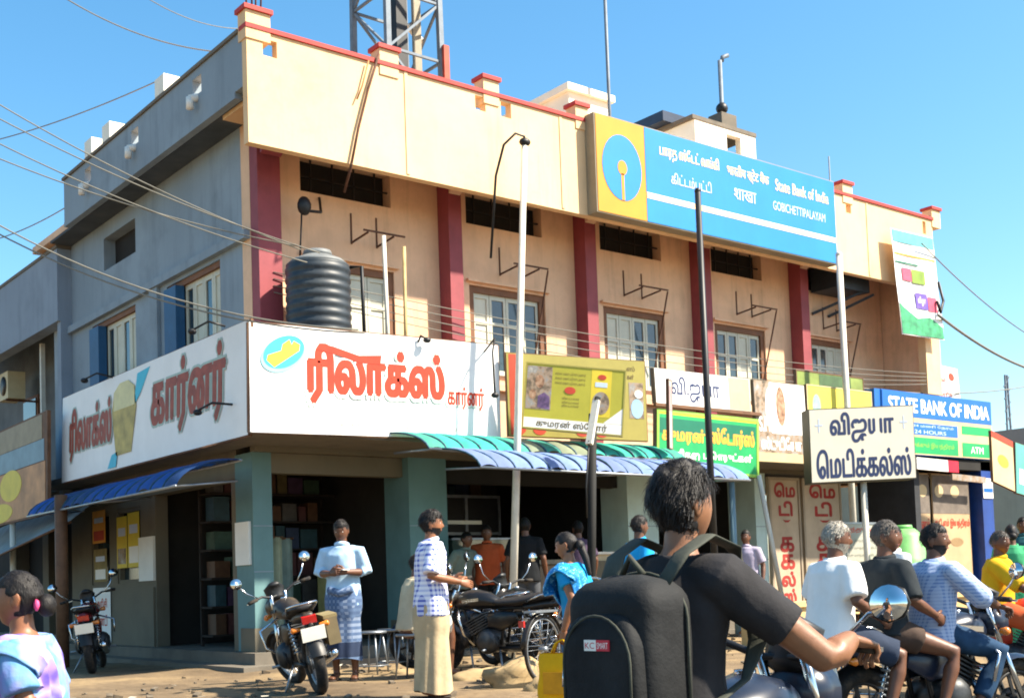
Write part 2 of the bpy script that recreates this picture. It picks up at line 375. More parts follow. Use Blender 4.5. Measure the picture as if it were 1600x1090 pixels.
# windows of the front
for i, (a, c) in enumerate(WIN):
    m = MB()
    for q in ((a, a+.1, 4.2, 5.62), (c-.1, c, 4.2, 5.62), (a+.1, c-.1, 5.52, 5.62), (a+.1, c-.1, 4.2, 4.28)): m.box(q[0], q[1], 1.03, 1.2, q[2], q[3])
    wf = m.build('window', brownfr, B)
    n = 4; wd = (c-a-.2)/n
    for k in range(n):
        x0 = a+.1+k*wd
        m = MB(); m.box(x0+.005, x0+.05, 1.07, 1.12, 4.28, 5.52); m.box(x0+wd-.05, x0+wd-.005, 1.07, 1.12, 4.28, 5.52)
        m.box(x0+.05, x0+wd-.05, 1.07, 1.12, 5.45, 5.52); m.box(x0+.05, x0+wd-.05, 1.07, 1.12, 4.28, 4.36); m.box(x0+.05, x0+wd-.05, 1.07, 1.12, 5.05, 5.1)
        sash = m.build('sash', shutw, wf)
        MB().box(x0+.05, x0+wd-.05, 1.09, 1.10, 4.36, 5.45).build('pane', glass if (k*5+i*3) % 4 < (3 if i % 2 else 2) else shutw, wf)
    MB().box(a-.06, c+.06, .93, 1.0, 5.66, 5.7).build('drip_ledge', peach, wf)
    m = MB()
    for k in range(4): xx = a+.02+(c-a-.08)*(k+.5)/4; m.box(xx-.012, xx+.012, 1.08, 1.10, 6.56, 7.05)
    m.box(a-.02, c-.02, 1.08, 1.1, 6.79, 6.81)
    vf = m.build('ventilator', black, B)
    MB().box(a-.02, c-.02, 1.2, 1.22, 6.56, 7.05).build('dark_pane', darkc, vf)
# front parapet with square openings, posts and red caps
PH = []
for (px0, px1, py0, py1) in ((410, 433, 60, 92), (742, 759, 148, 175), (782, 799, 158, 186), (1321, 1330, 313, 334), (1441, 1447, 345, 366)):
    p0, p1 = onY(px0, py0, 0), onY(px1, py1, 0); PH.append((p0.x, p1.x, p1.z, p0.z))
holed(0, BX1, 6.67, 8.13, PH, 0, .13).build('front_parapet', cream, B)
MB().box(-.02, BX1+.02, -.03, .17, 8.133, 8.19).build('parapet_cap', redcap, B)
for px, wd in ((391, .34), (607, .3), (765, .28), (905, .26), (1313, .3), (1448, .3)):
    x = onY(px, 100, 0).x; x = max(x, .17)
    if px == 391: x = .155
    o = MB().box(x-wd/2, x+wd/2, -.018, .2, 8.0, 8.36).build('parapet_post', cream, B)
    MB().box(x-wd/2-.03, x+wd/2+.03, -.05, .23, 8.362, 8.42).build('post_cap', redcap, o)
for (x, z0, z1) in ((2.35, 6.7, 8.13), (5.15, 6.7, 8.1), (12.9, 6.7, 8.1)):
    MB().box(x, x+.05, -.012, -.002, z0, z1).build('joint_strip', cream, B)
# soffit, roof, end wall
MB().box(.13, BX1, .131, 9, 7.402, 7.52).build('roof_slab', peach, B)
MB().box(.135, BX1-.02, .132, .998, 7.3, 7.4).build('soffit', cream, B)
MB().box(14.72, BX1, .002+.13, 9, 2.9, 7.4).build('end_wall', peach, B)
MB().box(14.62, 15.13, -.04, .13, 4.55, 6.668).build('end_wall_edge', cream, B)
# the grey side towards the lane: parapet, wall with windows
LH = []
for (px, py) in ((307, 108), (210, 195), (137, 262)): p = onX(px, py, 0); LH.append((p.y-.14, p.y+.14, 7.78, 8.02))
holed(.132, 6.85, 7.42, 8.13, LH, 0, .13, 'y').build('side_parapet', greyblue, B)
MB().box(-.03, .16, .2, 6.88, 8.133, 8.18).build('side_parapet_cap', concrete, B)
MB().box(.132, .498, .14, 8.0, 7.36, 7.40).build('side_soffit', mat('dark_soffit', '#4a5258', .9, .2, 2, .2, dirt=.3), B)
MB().box(-.006, .1, .35, 6.85, 7.34, 7.418).build('drip_beam', greyblue, B)
for (px, py) in ((262, 120), (178, 205), (150, 228)):
    p = onX(px, py, .1); MB().box(-.03, .3, p.y-.16, p.y+.16, 8.184, 8.44).build('parapet_post', whitew, B)
for (px, py) in ((307, 130), (210, 210), (137, 278)):
    p = onX(px, py, 0); m = MB(); m.loft([(.06, p.y, 7.76), (-.1, p.y, 7.7)], [.055, .055], 10, rnd=False); m.loft([(-.1, p.y, 7.72), (-.1, p.y, 7.56)], [.05, .05], 10, rnd=False); m.build('drain_spout', white, B)
SW = [(5.05, 7.0), (1.95, 3.80)]
SV = [(5.0, 6.4, 6.55, 7.1)]
holed(1.252, 8.0, 3.2, 7.36, [(a, c, 4.3, 5.72) for a, c in SW]+SV, .5, .75, 'y').build('side_wall', greyblue, B)
MB().box(.41, .498, 1.02, 8.0, 5.78, 5.9).build('lintel_band', greyblue, B)
MB().box(.44, .498, 4.05, 4.35, 4.2, 5.78).build('pilaster', greyblue, B)
for a, c in SW:
    m = MB()
    for q in ((a, a+.07, 4.3, 5.72), (c-.07, c, 4.3, 5.72), (a+.07, c-.07, 5.64, 5.72)): m.box(.53, .7, q[0], q[1], q[2], q[3])
    wf = m.build('window', brownfr, B)
    MB().box(.42, .56, c-.5, c-.07, 4.3, 5.64).build('open_shutter', blueshut, wf)
    n = 4; wd = (c-a-.57)/n
    for k in range(n):
        y0 = a+.07+k*wd; m = MB()
        m.box(.58, .63, y0+.004, y0+.06, 4.3, 5.64); m.box(.58, .63, y0+wd-.06, y0+wd-.004, 4.3, 5.64); m.box(.58, .63, y0+.06, y0+wd-.06, 5.56, 5.64)
        m.build('sash', shutw, wf); MB().box(.6, .61, y0+.06, y0+wd-.06, 4.3, 5.56).build('pane', glass if k % 2 else shutw, wf)
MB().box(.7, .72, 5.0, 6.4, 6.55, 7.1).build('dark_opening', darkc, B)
MB().box(.5, 8, 8.0, 9, 3, 7.4).build('back_wall', greyblue, B)
# ground floor: floor slab, steps, pillars, beam, inner walls
MB().box(.3, 14.7, .75, 9, .0, .31).build('floor_slab', concrete, B)
MB().box(-.02, 14.5, .42, .748, -.05, .16).build('step', concrete, B)
MB().box(-.02, .298, .752, 8.2, -.05, .16).build('step', concrete, B)
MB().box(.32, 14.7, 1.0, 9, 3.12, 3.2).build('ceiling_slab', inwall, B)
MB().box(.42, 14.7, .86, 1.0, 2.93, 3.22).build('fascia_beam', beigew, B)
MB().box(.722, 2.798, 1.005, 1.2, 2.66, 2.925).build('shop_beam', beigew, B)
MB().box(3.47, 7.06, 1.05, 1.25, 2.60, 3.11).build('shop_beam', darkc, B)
for (x0, x1, m_) in ((.44, .72, teal), (2.80, 3.46, teal), (7.1, 7.8, tealw), (10.3, 10.6, tealw)):
    o = MB().box(x0, x1, .86 if x0 > 1 else 1.0, 1.5, .312, 2.928).build('shop_pillar', m_, B)
    MB().box(x0-.015, x1+.015, .845 if x0 > 1 else .985, 1.4, .314, .62).build('skirting', beigew, o)
    for zz in (1.35, 1.95): MB().box(x0+.0, x1-.0, .853 if x0 > 1 else .993, .86 if x0 > 1 else 1.0, zz, zz+.012).build('joint_line', greyblue, o)
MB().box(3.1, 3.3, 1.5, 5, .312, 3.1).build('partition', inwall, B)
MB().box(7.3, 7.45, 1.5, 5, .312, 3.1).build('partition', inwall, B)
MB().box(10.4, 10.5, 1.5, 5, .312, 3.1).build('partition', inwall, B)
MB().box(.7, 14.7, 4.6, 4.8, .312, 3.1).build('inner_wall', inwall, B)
MB().box(-.12, 14.6, -.24, .858, 3.0, 3.09).build('canopy_slab', concrete, B)
MB().box(-.12, .42, .862, 8.2, 3.0, 3.09).build('canopy_slab', concrete, B)
# lane side of the ground floor
MB().box(.5, .70, 1.502, 1.75, .312, 2.62).build('corner_wall', beigew, B)
MB().box(.40, .438, 1.06, 1.46, 1.45, 2.02).build('pale_panel', white, B)
MB().box(.46, .70, 1.502, 8.2, 2.622, 3.118).build('side_beam', beigew, B)
holed(4.4, 8.2, .312, 2.62, [(5.0, 6.0, 1.3, 2.5), (6.35, 7.2, 1.3, 2.5)], .5, .7, 'y').build('side_shop_wall', beigew, B)
for (a, c) in ((5.0, 6.0), (6.35, 7.2)):
    m = MB()
    for q in ((a, a+.05, 1.3, 2.5), (c-.05, c, 1.3, 2.5), (a+.05, c-.05, 2.44, 2.5), (a+.05, c-.05, 1.3, 1.36)): m.box(.52, .6, q[0], q[1], q[2], q[3])
    wf = m.build('shop_window', beigew, B)
    MB().box(.6, .61, a+.05, c-.05, 1.36, 2.44).build('pane', glass, wf)
MB().box(.46, .499, 4.42, 5.0, 1.32, 2.0).build('pale_panel', white, B)
MB().box(.465, .499, 4.45, 8.1, .312, 1.22).build('dado_panel', beigew, B)
# roof rooms
b0 = onY(888, 135, 4); b1 = onY(950, 150, 4)
o = MB().box(b0.x, b1.x, 4, 6.2, 7.52, b0.z-.1).build('roof_room', whitew, B)
MB().box(b0.x-.1, b1.x+.1, 3.9, 6.3, b0.z-.098, b0.z+.04).build('roof_room_slab', whitew, o)
c0 = onY(1085, 182, 4); c1 = onY(1180, 215, 4)
w0 = onY(1135, 209, 4); w1 = onY(1158, 240, 4)
o = holed(c0.x, c1.x, 7.52, c1.z, [(w0.x, w1.x, w1.z-.15, w0.z)], 4, 4.15).build('roof_room', whitew, B)
MB().box(c0.x, c0.x+.15, 4.152, 6.4, 7.52, c1.z).build('roof_room_side', whitew, o)
MB().box(c0.x+.152, c1.x, 6.2, 6.4, 7.52, c1.z).build('roof_room_back', whitew, o)
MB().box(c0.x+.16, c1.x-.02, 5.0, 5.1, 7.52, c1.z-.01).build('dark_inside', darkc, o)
MB().box(c0.x-.08, c1.x+.02, 3.98, 6.5, c1.z+.002, c1.z+.09).build('roof_room_slab', concrete, o)
MB().box(c0.x-.35, c0.x+.75, 4.6, 6.7, c1.z+.095, c1.z+.32).build('roof_sheet', mat('dark_blue_sheet', '#22324a', .5, .2, 4, .1), o)
# bare bars sticking out of the corner post
for k, (dx, dy) in enumerate(((-.08, .05), (-.02, .02), (.05, .06), (.1, .02))):
    MB().tube([(.155+dx, .08+dy, 8.4), (.155+dx+.01*k, .08+dy, 8.95)], .012, 6).build('starter_bar', rust, B)
# ------------------------------------------------------------------ signs
# bank hoarding on the parapet
r = thing('bank_hoarding', 'long blue bank hoarding with yellow end panel and round keyhole emblem on parapet', 'signboard', (5.67, -.22, 6.68))
bd = Board(r, (5.67, -.22, 6.68), (11.63, -.22, 6.68), (5.67, -.22, 8.23))
bd.rect('box', 0, 0, 1, 1, -.215, -.004, mat('sign_box_side', '#8f8672', .7, .1, 3, .1, streak=.2))
fy = 1.06/5.95
p = bd.rect('yellow_panel', .004, .012, fy, .988, -.003, .006, tyel)
e = bd.oval('emblem_disc', fy*.52, .5, .42/5.95, .335, .0065, .012, sblue, p)
bd.oval('keyhole', fy*.52, .50, .10/5.95, .075, .0125, .016, tyel, p)
bd.rect('keyhole_slot', fy*.52-.03/5.95, .17, fy*.52+.03/5.95, .44, .0125, .016, tyel, p)
p = bd.rect('blue_panel', fy+.002, .012, .997, .988, -.003, .006, sblue)
bd.rect('stripe', fy+.002, .255, .997, .315, .0065, .010, slett, p)
T1 = 'பாரத ஸ்\u0bc7டட் வங்கி'
bd.text(T1, .235, .70, .47, .87, .011, slett, p, .012)
bd.text('भारतीय स्टेट बैंक', .505, .70, .685, .86, .011, slett, p, .014)
bd.text('State Bank of India', .715, .70, .965, .83, .011, slett, p, .012)
bd.text('கிட்டம்பட்டி', .275, .47, .435, .59, .011, slet2, p, .008)
bd.text('शाखा', .53, .48, .625, .60, .011, slet2, p, .012)
bd.text('GOBICHETTIPALAYAM', .70, .47, .945, .57, .011, slet2, p, .008)

# corner shop banners
r = thing('front_banner', 'wide white cloth banner with big red lettering and fruit oval above corner shop', 'banner', (-.2, -.3, 3.0))
bd = Board(r, (-.22, -.3, 3.0), (3.58, -.3, 3.08), (-.2, -.3, 4.33))
m = MB()
def bw(u, v): return .003*math.sin(u*9)+.003*math.sin(u*23+v*5)+.03*max(0, u-.9)*10*(.5-v)
m.grid(lambda u, v: bd.p(u, v, bw(u, v)), 60, 12)
m.build('cloth', flexw, r)
m = MB()
for u0, v0, u1, v1 in ((0, 0, 1, 0), (0, 1, 1, 1), (0, 0, 0, 1), (1, 0, 1, 1), (.33, 0, .33, 1), (.66, 0, .66, 1)): m.bar(bd.p(u0, v0, -.03), bd.p(u1, v1, -.03), .035)
m.build('frame', wood, r)
bd.oval('fruit_oval_rim', .118, .73, .085, .155, .009, .0100, mat('banner_pale_cyan', '#8fd4e2', .55, .05, 4, 0), r, rot=.45)
bd.oval('fruit_oval', .12, .75, .078, .14, .0105, .0120, cyan, r, rot=.45)
bd.poly('fruit', [(.058, .66), (.085, .60), (.175, .77), (.178, .83), (.155, .86), (.148, .82), (.14, .87), (.115, .82), (.11, .76), (.062, .71)], .0125, .0140, yell, r)
def big(body, u0, v0, u1, v1, prt, rr=flexred, bold=.035, out=True, skew=0):
    if out: bd.text(body, u0-.006, v0-.018, u1+.004, v1-.006, .009, flexout, prt, bold+.035, 'letter_shadow', skew)
    if out: bd.text(body, u0-.004, v0-.008, u1+.006, v1+.008, .0105, whitel, prt, bold+.02, 'letter_outline', skew)
    bd.text(body, u0, v0, u1, v1, .0120, rr, prt, bold, 'lettering', skew)
big('ரிலாக்ஸ்', .21, .30, .745, .84, r)
bd.poly('swash', [(.235, .80), (.25, .86), (.30, .84), (.40, .77), (.49, .79), (.485, .70), (.40, .70), (.31, .765), (.26, .785)], .0125, .0145, flexred, r)
big('கார்னர்', .765, .30, .925, .53, r, bold=.02)
bd.text('ஐஸ் கிரீம்', .29, .06, .43, .13, .0120, greytx, r, .0); bd.text('ஜூஸ் சாக்லேட் ஸ்நாக்ஸ்', .46, .05, .80, .13, .0120, greytx, r, .0)

r = thing('side_banner', 'shaded white cloth banner with brown lettering and tall drink glass along the lane', 'banner', (-.2, 6.4, 3))
bd = Board(r, (-.2, 6.55, 2.98), (-.2, -.2, 2.98), (-.2, 6.45, 4.36))
m = MB(); m.grid(lambda u, v: bd.p(u, v, .003*math.sin(u*14)+.003*math.sin(u*31+v*4)), 60, 10); m.build('cloth', flexw, r)
m = MB()
for u0, v0, u1, v1 in ((0, 0, 1, 0), (0, 1, 1, 1), (0, 0, 0, 1), (.998, 0, .998, 1), (.4, 0, .4, 1), (.7, 0, .7, 1)): m.bar(bd.p(u0, v0, -.04), bd.p(u1, v1, -.04), .035)
m.build('frame', wood, r)
brn = mat('banner_brown_red', '#9a4632', .6, .2, 6, 0)
bd.text('ரிலாக்ஸ்', .06, .22, .33, .80, .008, flexout, r, .06, 'letter_outline'); bd.text('ரிலாக்ஸ்', .06, .22, .33, .80, .0095, brn, r, .03)
bd.text('கார்னர்', .56, .22, .905, .90, .008, flexout, r, .06, 'letter_outline'); bd.text('கார்னர்', .56, .22, .905, .90, .0095, brn, r, .03)
bd.poly('drink_glass', [(.36, .14), (.45, .14), (.475, .60), (.465, .82), (.43, .90), (.38, .90), (.345, .82), (.335, .60)], .008, .0095, mat('print_drink', '#b9a45c', .6, .25, 4, 0), r)
bd.poly('drink_foam', [(.345, .62), (.468, .62), (.463, .82), (.43, .9), (.38, .9), (.347, .82)], .0100, .0115, mat('print_foam', '#d8cf9a', .6, .1, 5, 0), r)
bd.poly('ribbon', [(.46, .60), (.50, .72), (.55, .95), (.48, .93)], .008, .0095, cyan, r); bd.poly('ribbon', [(.31, .02), (.36, .02), (.37, .18), (.335, .16)], .008, .0095, cyan, r)

def board(name, label, P0, P1, P2, t, face, side=concrete, cat='signboard'):
    o = thing(name, label, cat, P0); q = Board(o, P0, P1, P2)
    q.rect('back_box', 0, 0, 1, 1, -t, -.003, side); q.rect('face', .006, .01, .994, .99, -.002, .004, face); return o, q
# yellow stores boards
r, bd = board('stores_board', 'lime yellow stores board with portrait photo and white name strip above awning', onY(815, 668, -.72), onY(973, 682, -1.62), onY(822, 565, -.72), .05, ylime, wood)
bd.rect('white_strip', .008, .012, .99, .17, .0045, .007, whitel); bd.text('குமரன் ஸ்\u0bc7டார்', .14, .03, .84, .155, .0085, brownl, None, .012)
bd.rect('portrait_photo', .02, .30, .27, .95, .0045, .007, greyp); bd.oval('face_print', .15, .72, .045, .10, .0075, .009, skinp); bd.poly('dress_print', [(.14, .33), (.26, .31), (.255, .50), (.20, .56), (.14, .5)], .0075, .009, purple); bd.oval('child_print', .085, .52, .035, .075, .0075, .009, skinp)
for v in (.86, .79, .72): bd.text('எல்லா வகை பொருட்களும்', .30, v-.025, .60, v+.035, .006, brownl)
bd.oval('red_badge', .455, .62, .055, .055, .006, .009, mred); bd.oval('red_badge', .765, .86, .042, .04, .006, .009, mred)
for v in (.50, .44, .39): bd.text('மளிகை கடை சாமான்', .38, v-.02, .55, v+.025, .006, brownl)
bd.rect('yellow_column', .66, .26, .86, .97, .0045, .0055, yell); bd.rect('pale_label', .70, .71, .82, .78, .006, .008, slet2); bd.oval('plate_print', .765, .47, .085, .17, .006, .008, greyp)
bd.poly('white_corner', [(.80, .175), (.99, .175), (.99, .42)], .0046, .0056, whitel); bd.frame('frame', .02, -.002, .010, ylime2)
r, bd = board('stores_board', 'olive yellow board with saucepan picture half hidden behind the lime board', (3.62, -.42, 3.12), onY(1013, 690, -1.12), (3.62, -.42, 4.30), .05, ylime2, wood)
bd.rect('saucepan_photo', .87, .28, .975, .72, .0045, .007, greyp); bd.oval('saucepan', .925, .40, .045, .12, .0075, .01, chrome); bd.oval('saucepan_lid', .94, .58, .03, .05, .0075, .01, whitel)
bd.text('ஸ்', .86, .86, .92, .92, .006, brownl, None, .02); bd.text('கள்', .86, .76, .91, .82, .006, brownl, None, .02)
for u in (.08, .22, .52, .66): bd.oval('plate_print', u, .09, .045, .06, .006, .008, mred)
bd.rect('orange_corner', .02, .02, .1, .98, .0044, .0055, mat('print_orange_red', '#b4452c', .6, .15, 3, 0))
r, bd = board('narrow_board', 'narrow grey weathered board edge standing beside the olive board', (6.22, -.98, 3.0), (6.42, -.86, 3.0), (6.26, -.98, 4.05), .04, mat('weathered_flex', '#a8a49c', .7, .15, 4, .05, streak=.3), wood)
bd.rect('faded_print', .1, .55, .9, .9, .005, .007, mat('faded_pink', '#a08a88', .7, .1, 5, 0)); bd.frame('frame', .012, -.002, .008, wood)
# vijaya boards and green stores board
r, bd = board('cream_board', 'cream name board with thin blue letters above the green stores board', (6.37, -.6, 3.74), (8.57, -.6, 3.74), (6.35, -.6, 4.28), .08, flexw, beigew)
bd.text('வி.ஜயா', .16, .12, .66, .82, .006, navy, None, .012); bd.rect('cream_end', .76, .02, .99, .98, .0045, .0055, beigeb)
MB().bar((6.3, -.64, 3.71), (8.75, -.64, 3.70), .05).build('rail', wood, r)
r, bd = board('green_board', 'green stores board with orange lettering in a lime frame', (6.30, -.62, 2.70), (8.65, -.62, 2.66), (6.36, -.62, 3.66), .08, green, beigew)
bd.rect('dark_band', .02, .62, .97, .86, .0045, .006, dgreen); bd.rect('lime_top', .01, .92, .985, .985, .0045, .006, yell)
bd.text('குமரன்', .05, .46, .45, .72, .0075, orange, None, .03); bd.text('ஸ்\u0bc7டார்ஸ்', .50, .46, .95, .78, .0075, orange, None, .03)
bd.text('மளிகை', .10, .22, .40, .38, .0075, whitel, None, .035); bd.text('பொருட்கள்', .44, .22, .93, .38, .0075, whitel, None, .035)
bd.frame('frame', .05, .002, .011, lgreen)
r, bd = board('photo_board', 'board with two grey portrait prints and white letters left of lightbox', (8.66, -.62, 2.92), (9.98, -.62, 2.92), (8.62, -.62, 4.28), .06, greyp, beigew)
bd.rect('pale_field', .30, .36, .99, .985, .0045, .006, flexw); bd.oval('portrait', .30, .66, .10, .27, .0065, .008, whitel); bd.oval('portrait', .50, .70, .09, .24, .0065, .008, skinp)
bd.text('S.M.', .06, .38, .30, .56, .0075, whitel, None, .03); bd.text('ஸ்டுடி\u0bc7யா', .08, .16, .86, .32, .0075, whitel, None, .03); bd.rect('cream_foot', .01, .01, .99, .12, .0045, .006, beigeb)
r, bd = board('yellow_board', 'pale yellow faded board with teal patch between photo board and bank sign', (9.99, -.63, 3.0), (11.85, -.63, 3.0), (9.99, -.63, 4.30), .05, mat('pale_yellow_flex', '#d8c94e', .6, .1, 2, .04, streak=.15), beigew)
bd.oval('teal_patch', .14, .72, .06, .16, .0045, .006, mat('faded_teal', '#8fb9a4', .6, .2, 6, 0)); bd.frame('frame', .02, .002, .01, beigeb)
r, bd = board('lime_board', 'small lime green weathered board under the fifth window', (10.15, -.3, 4.28), (12.1, -.3, 4.28), (10.15, -.3, 4.62), .05, mat('dull_lime', '#7f8f45', .6, .2, 4, .05), beigew)
bd.rect('dark_patch', .33, .1, .8, .9, .0045, .007, mat('dull_green', '#46603c', .6, .2, 5, 0)); bd.frame('frame', .02, .002, .01, wood)
# lightbox of the medical shop on its own post
r = thing('lightbox_sign', 'cream lightbox with two lines of navy lettering on white post', 'signboard', (8.88, -1.5, 2.55))
bd = Board(r, onY(1268, 755, -1.5), onY(1432, 747, -2.45), onY(1263, 639, -1.5))
bd.rect('box', 0, 0, 1, 1, -.34, -.002, mat('lightbox_side', '#4b4a42', .6, .15, 3, .1, streak=.3)); bd.rect('face', .006, .012, .994, .985, -.001, .006, mat('lightbox_cream', '#e2dac6', .4, .05, 2, .02, streak=.12))
bd.text('விஜயா', .20, .53, .80, .93, .0075, navy, None, .02); bd.text('\u0bc6மடிக்கல்ஸ்', .06, .06, .95, .44, .0075, navy, None, .02)
for u in (.09, .9):
    bd.rect('star_print', u-.004, .68, u+.004, .86, .0075, .009, slet2); bd.rect('star_print', u-.035, .765, u+.035, .78, .0075, .009, slet2)
pq = bd.p(.53, .02, -.17); MB().tube([(pq.x, pq.y, -.05), (pq.x, pq.y, pq.z)], .05, 10).build('post', polew, r)
# bank cash point sign and kiosk
r = thing('cash_point_sign', 'blue and green bank sign board over the cash point entrance', 'signboard', (12.3, -.5, 3.2))
bd = Board(r, (12.25, -.55, 3.22), (16.0, -.55, 3.22), (12.28, -.55, 4.40))
bd.rect('box', 0, 0, 1, 1, -.3, -.004, sblue2); bd.rect('blue_face', .004, .60, .996, .99, -.003, .008, sblue2); bd.rect('end_cap', -.05, .58, -.001, 1.0, -.28, -.02, sblue2)
bd.text('STATE BANK OF INDIA', .055, .68, .97, .90, .0095, whitel, None, .03)
bd.rect('cream_band', .004, .01, .996, .595, -.003, .006, beigeb); p = bd.rect('blue_strip', .01, .33, .66, .52, .007, .010, sblue2); bd.text('ஏ.டி.எம் 24 மணி \u0bc7நரம்', .05, .44, .62, .50, .0115, slet2, p); bd.text('ATM 24 HOURS', .12, .35, .55, .41, .0115, slet2, p)
p = bd.rect('green_strip', .01, .03, .66, .29, .007, .010, green); bd.text('பணம் எடுக்கும் இயந்திரம்', .06, .11, .62, .21, .0115, lgreen, p, .01)
bd.rect('green_block', .70, .40, .985, .54, .007, .010, green); p = bd.rect('green_block', .70, .03, .985, .26, .007, .010, green); bd.text('ATM', .78, .09, .90, .20, .0115, whitel, p, .02)
K = thing('cash_point_kiosk', 'cash point kiosk with beige poster doors under the blue bank sign', 'kiosk', (13.4, -.5, 0))
MB().box(13.38, 13.55, -.42, .85, .0, 3.18).build('side_wall', mat('kiosk_dark', '#2e3034', .7, .2, 3, .1), K); MB().box(15.6, 16.0, -.5, .9, 0, 3.18).build('blue_pillar', mat('kiosk_blue', '#1c3f86', .5, .15, 3, .05), K)
MB().box(13.56, 15.59, .6, .8, 0, 3.18).build('back_wall', darkc, K); MB().box(13.3, 16.0, -.5, .7, 3.0, 3.19).build('canopy', darkc, K)
pb = Board(K, (13.6, -.30, .5), (15.45, -.30, .5), (13.6, -.30, 2.92))
for (u0, u1) in ((.0, .24), (.30, 1.0)):
    d = pb.rect('door_panel', u0, 0, u1, 1, -.03, 0, mat('poster_beige', '#b79a76', .7, .12, 2, .05, streak=.15)); pb.rect('grey_band', u0, .68, u1, .99, .001, .004, mat('poster_grey', '#6f655c', .7, .2, 5, 0), d)
    pb.text('பணம்' if u0 == 0 else 'ஏ.டி.எம் இயந்திரம்', u0+.02, .56, u1-.02, .64, .004, mred, d, .02)
    for k in range(1 if u0 == 0 else 2): pb.oval('picture', u0+.12+.3*k, .86, .08, .05, .0045, .006, beigeb, d)
pb.oval('emblem_print', .72, .45, .12, .035, .001, .004, mat('poster_tan', '#8f7450', .7, .1, 4, 0))
qb = Board(K, (13.2, -.62, 2.95), (14.6, -.62, 2.92), (13.2, -.62, 3.17)); qb.rect('white_strip', 0, 0, .74, 1, -.05, 0, flexw); qb.rect('red_end', .742, 0, 1, 1, -.05, 0, mat('strip_red', '#c8203a', .5, .1, 4, 0))
qb = Board(K, (14.4, -.6, 2.78), (15.6, -.6, 2.74), (14.4, -.6, 2.9)); qb.rect('pale_strip', 0, 0, 1, 1, -.04, 0, greyp)
qb = Board(K, (15.62, -.51, 2.45), (15.98, -.51, 2.45), (15.62, -.51, 2.85)); qb.rect('white_notice', 0, 0, 1, 1, 0, .01, flexw); qb.rect('notice_strip', 0.05, .3, .95, .5, .011, .015, sblue2)
# cloth banner hung on the right end of the parapet and small board behind
r = thing('hanging_banner', 'tall white flex banner with coloured product prints hung at right end of parapet', 'banner', (13.6, -.2, 5.6))
bd = Board(r, (13.55, -.22, 5.60), (15.0, -.22, 5.62), (13.4, -.18, 7.66))
m = MB(); m.grid(lambda u, v: bd.p(u, v, .006*math.sin(u*7+v*3)+.005*math.sin(v*9)), 16, 24); m.build('cloth', flexw, r)
bd.rect('teal_head', .02, .88, .98, .99, .013, .015, mat('banner_teal', '#5fb3c0', .6, .15, 4, 0)); bd.rect('green_line', .02, .68, .55, .695, .013, .015, dgreen); bd.rect('orange_line', .02, .76, .98, .775, .013, .015, orange)
bd.rect('pink_print', .15, .52, .36, .64, .013, .015, mat('print_pink', '#c8506a', .6, .15, 5, 0)); bd.rect('green_print', .37, .51, .68, .64, .013, .015, mat('print_olive', '#7e9a3a', .6, .2, 5, 0)); bd.rect('violet_print', .40, .27, .68, .42, .013, .015, mat('print_violet', '#6a52b0', .6, .2, 5, 0)); bd.rect('pink_print', .69, .26, .9, .40, .013, .015, mat('print_pink', '#c8506a'))
bd.poly('green_foot', [(.01, .01), (.99, .01), (.99, .12), (.7, .2), (.4, .17), (.1, .26), (.01, .3)], .013, .015, mat('banner_leaf', '#3f9a6a', .6, .3, 6, 0)); bd.text('விழா', .45, .30, .63, .39, .0165, whitel)
r, bd = board('small_board', 'small white board with red print beyond the right end of building', (15.2, .3, 4.45), (16.35, .3, 4.40), (15.12, .3, 5.28), .05, flexw, wood)
bd.text('ஆடைகள்', .15, .55, .6, .72, .006, mred, None, .02); bd.oval('red_seal', .78, .76, .09, .1, .005, .008, mred); bd.text('மகளிர்', .2, .2, .75, .36, .006, mred, None, .02); bd.frame('frame', .03, .002, .01, flexw)

# ------------------------------------------------------------------ awnings of separate ribbed sheets
def sheetmat(name, c, tr):
    s = NT(name); o = s.mapping((1, 1, 1)); n = s.noise(o, 4, 6); cc = hx(c)
    k = s.ramp(n, [(.3, tuple(x*.7 for x in cc[:3])), (.7, cc)]); d = s.noise(o, 1.7, 8, .7)
    k = s.mix(s.math('MULTIPLY', s.ramp(d, [(.55, (0, 0, 0)), (.7, (1, 1, 1))]), .35), k, hx('#6a5a44'))
    s.fin(k, .72, 0, .25); s.b.inputs['Transmission Weight'].default_value = 0
    t = s.n('ShaderNodeBsdfTranslucent'); s.l(k, t.inputs[0]); mx = s.n('ShaderNodeMixShader'); mx.inputs[0].default_value = tr
    s.l(s.b.outputs[0], mx.inputs[1]); s.l(t.outputs[0], mx.inputs[2]); s.l(mx.outputs[0], s.t.nodes['Material Output'].inputs[0]); return s.m
agreen = sheetmat('aqua_green_sheet', '#45c8b0', .35); ablue = sheetmat('blue_sheet', '#86a2e4', .3); ablue2 = sheetmat('deep_blue_sheet', '#2358a8', .2)
stained = sheetmat('stained_sheet', '#7f8a72', .1)
dusty = {n_: sheetmat(n_+'_dusty', c_, t_) for n_, c_, t_ in (('aqua_green_sheet', '#4aa594', .25), ('blue_sheet', '#7387b8', .2), ('deep_blue_sheet', '#2a4a7c', .15))}
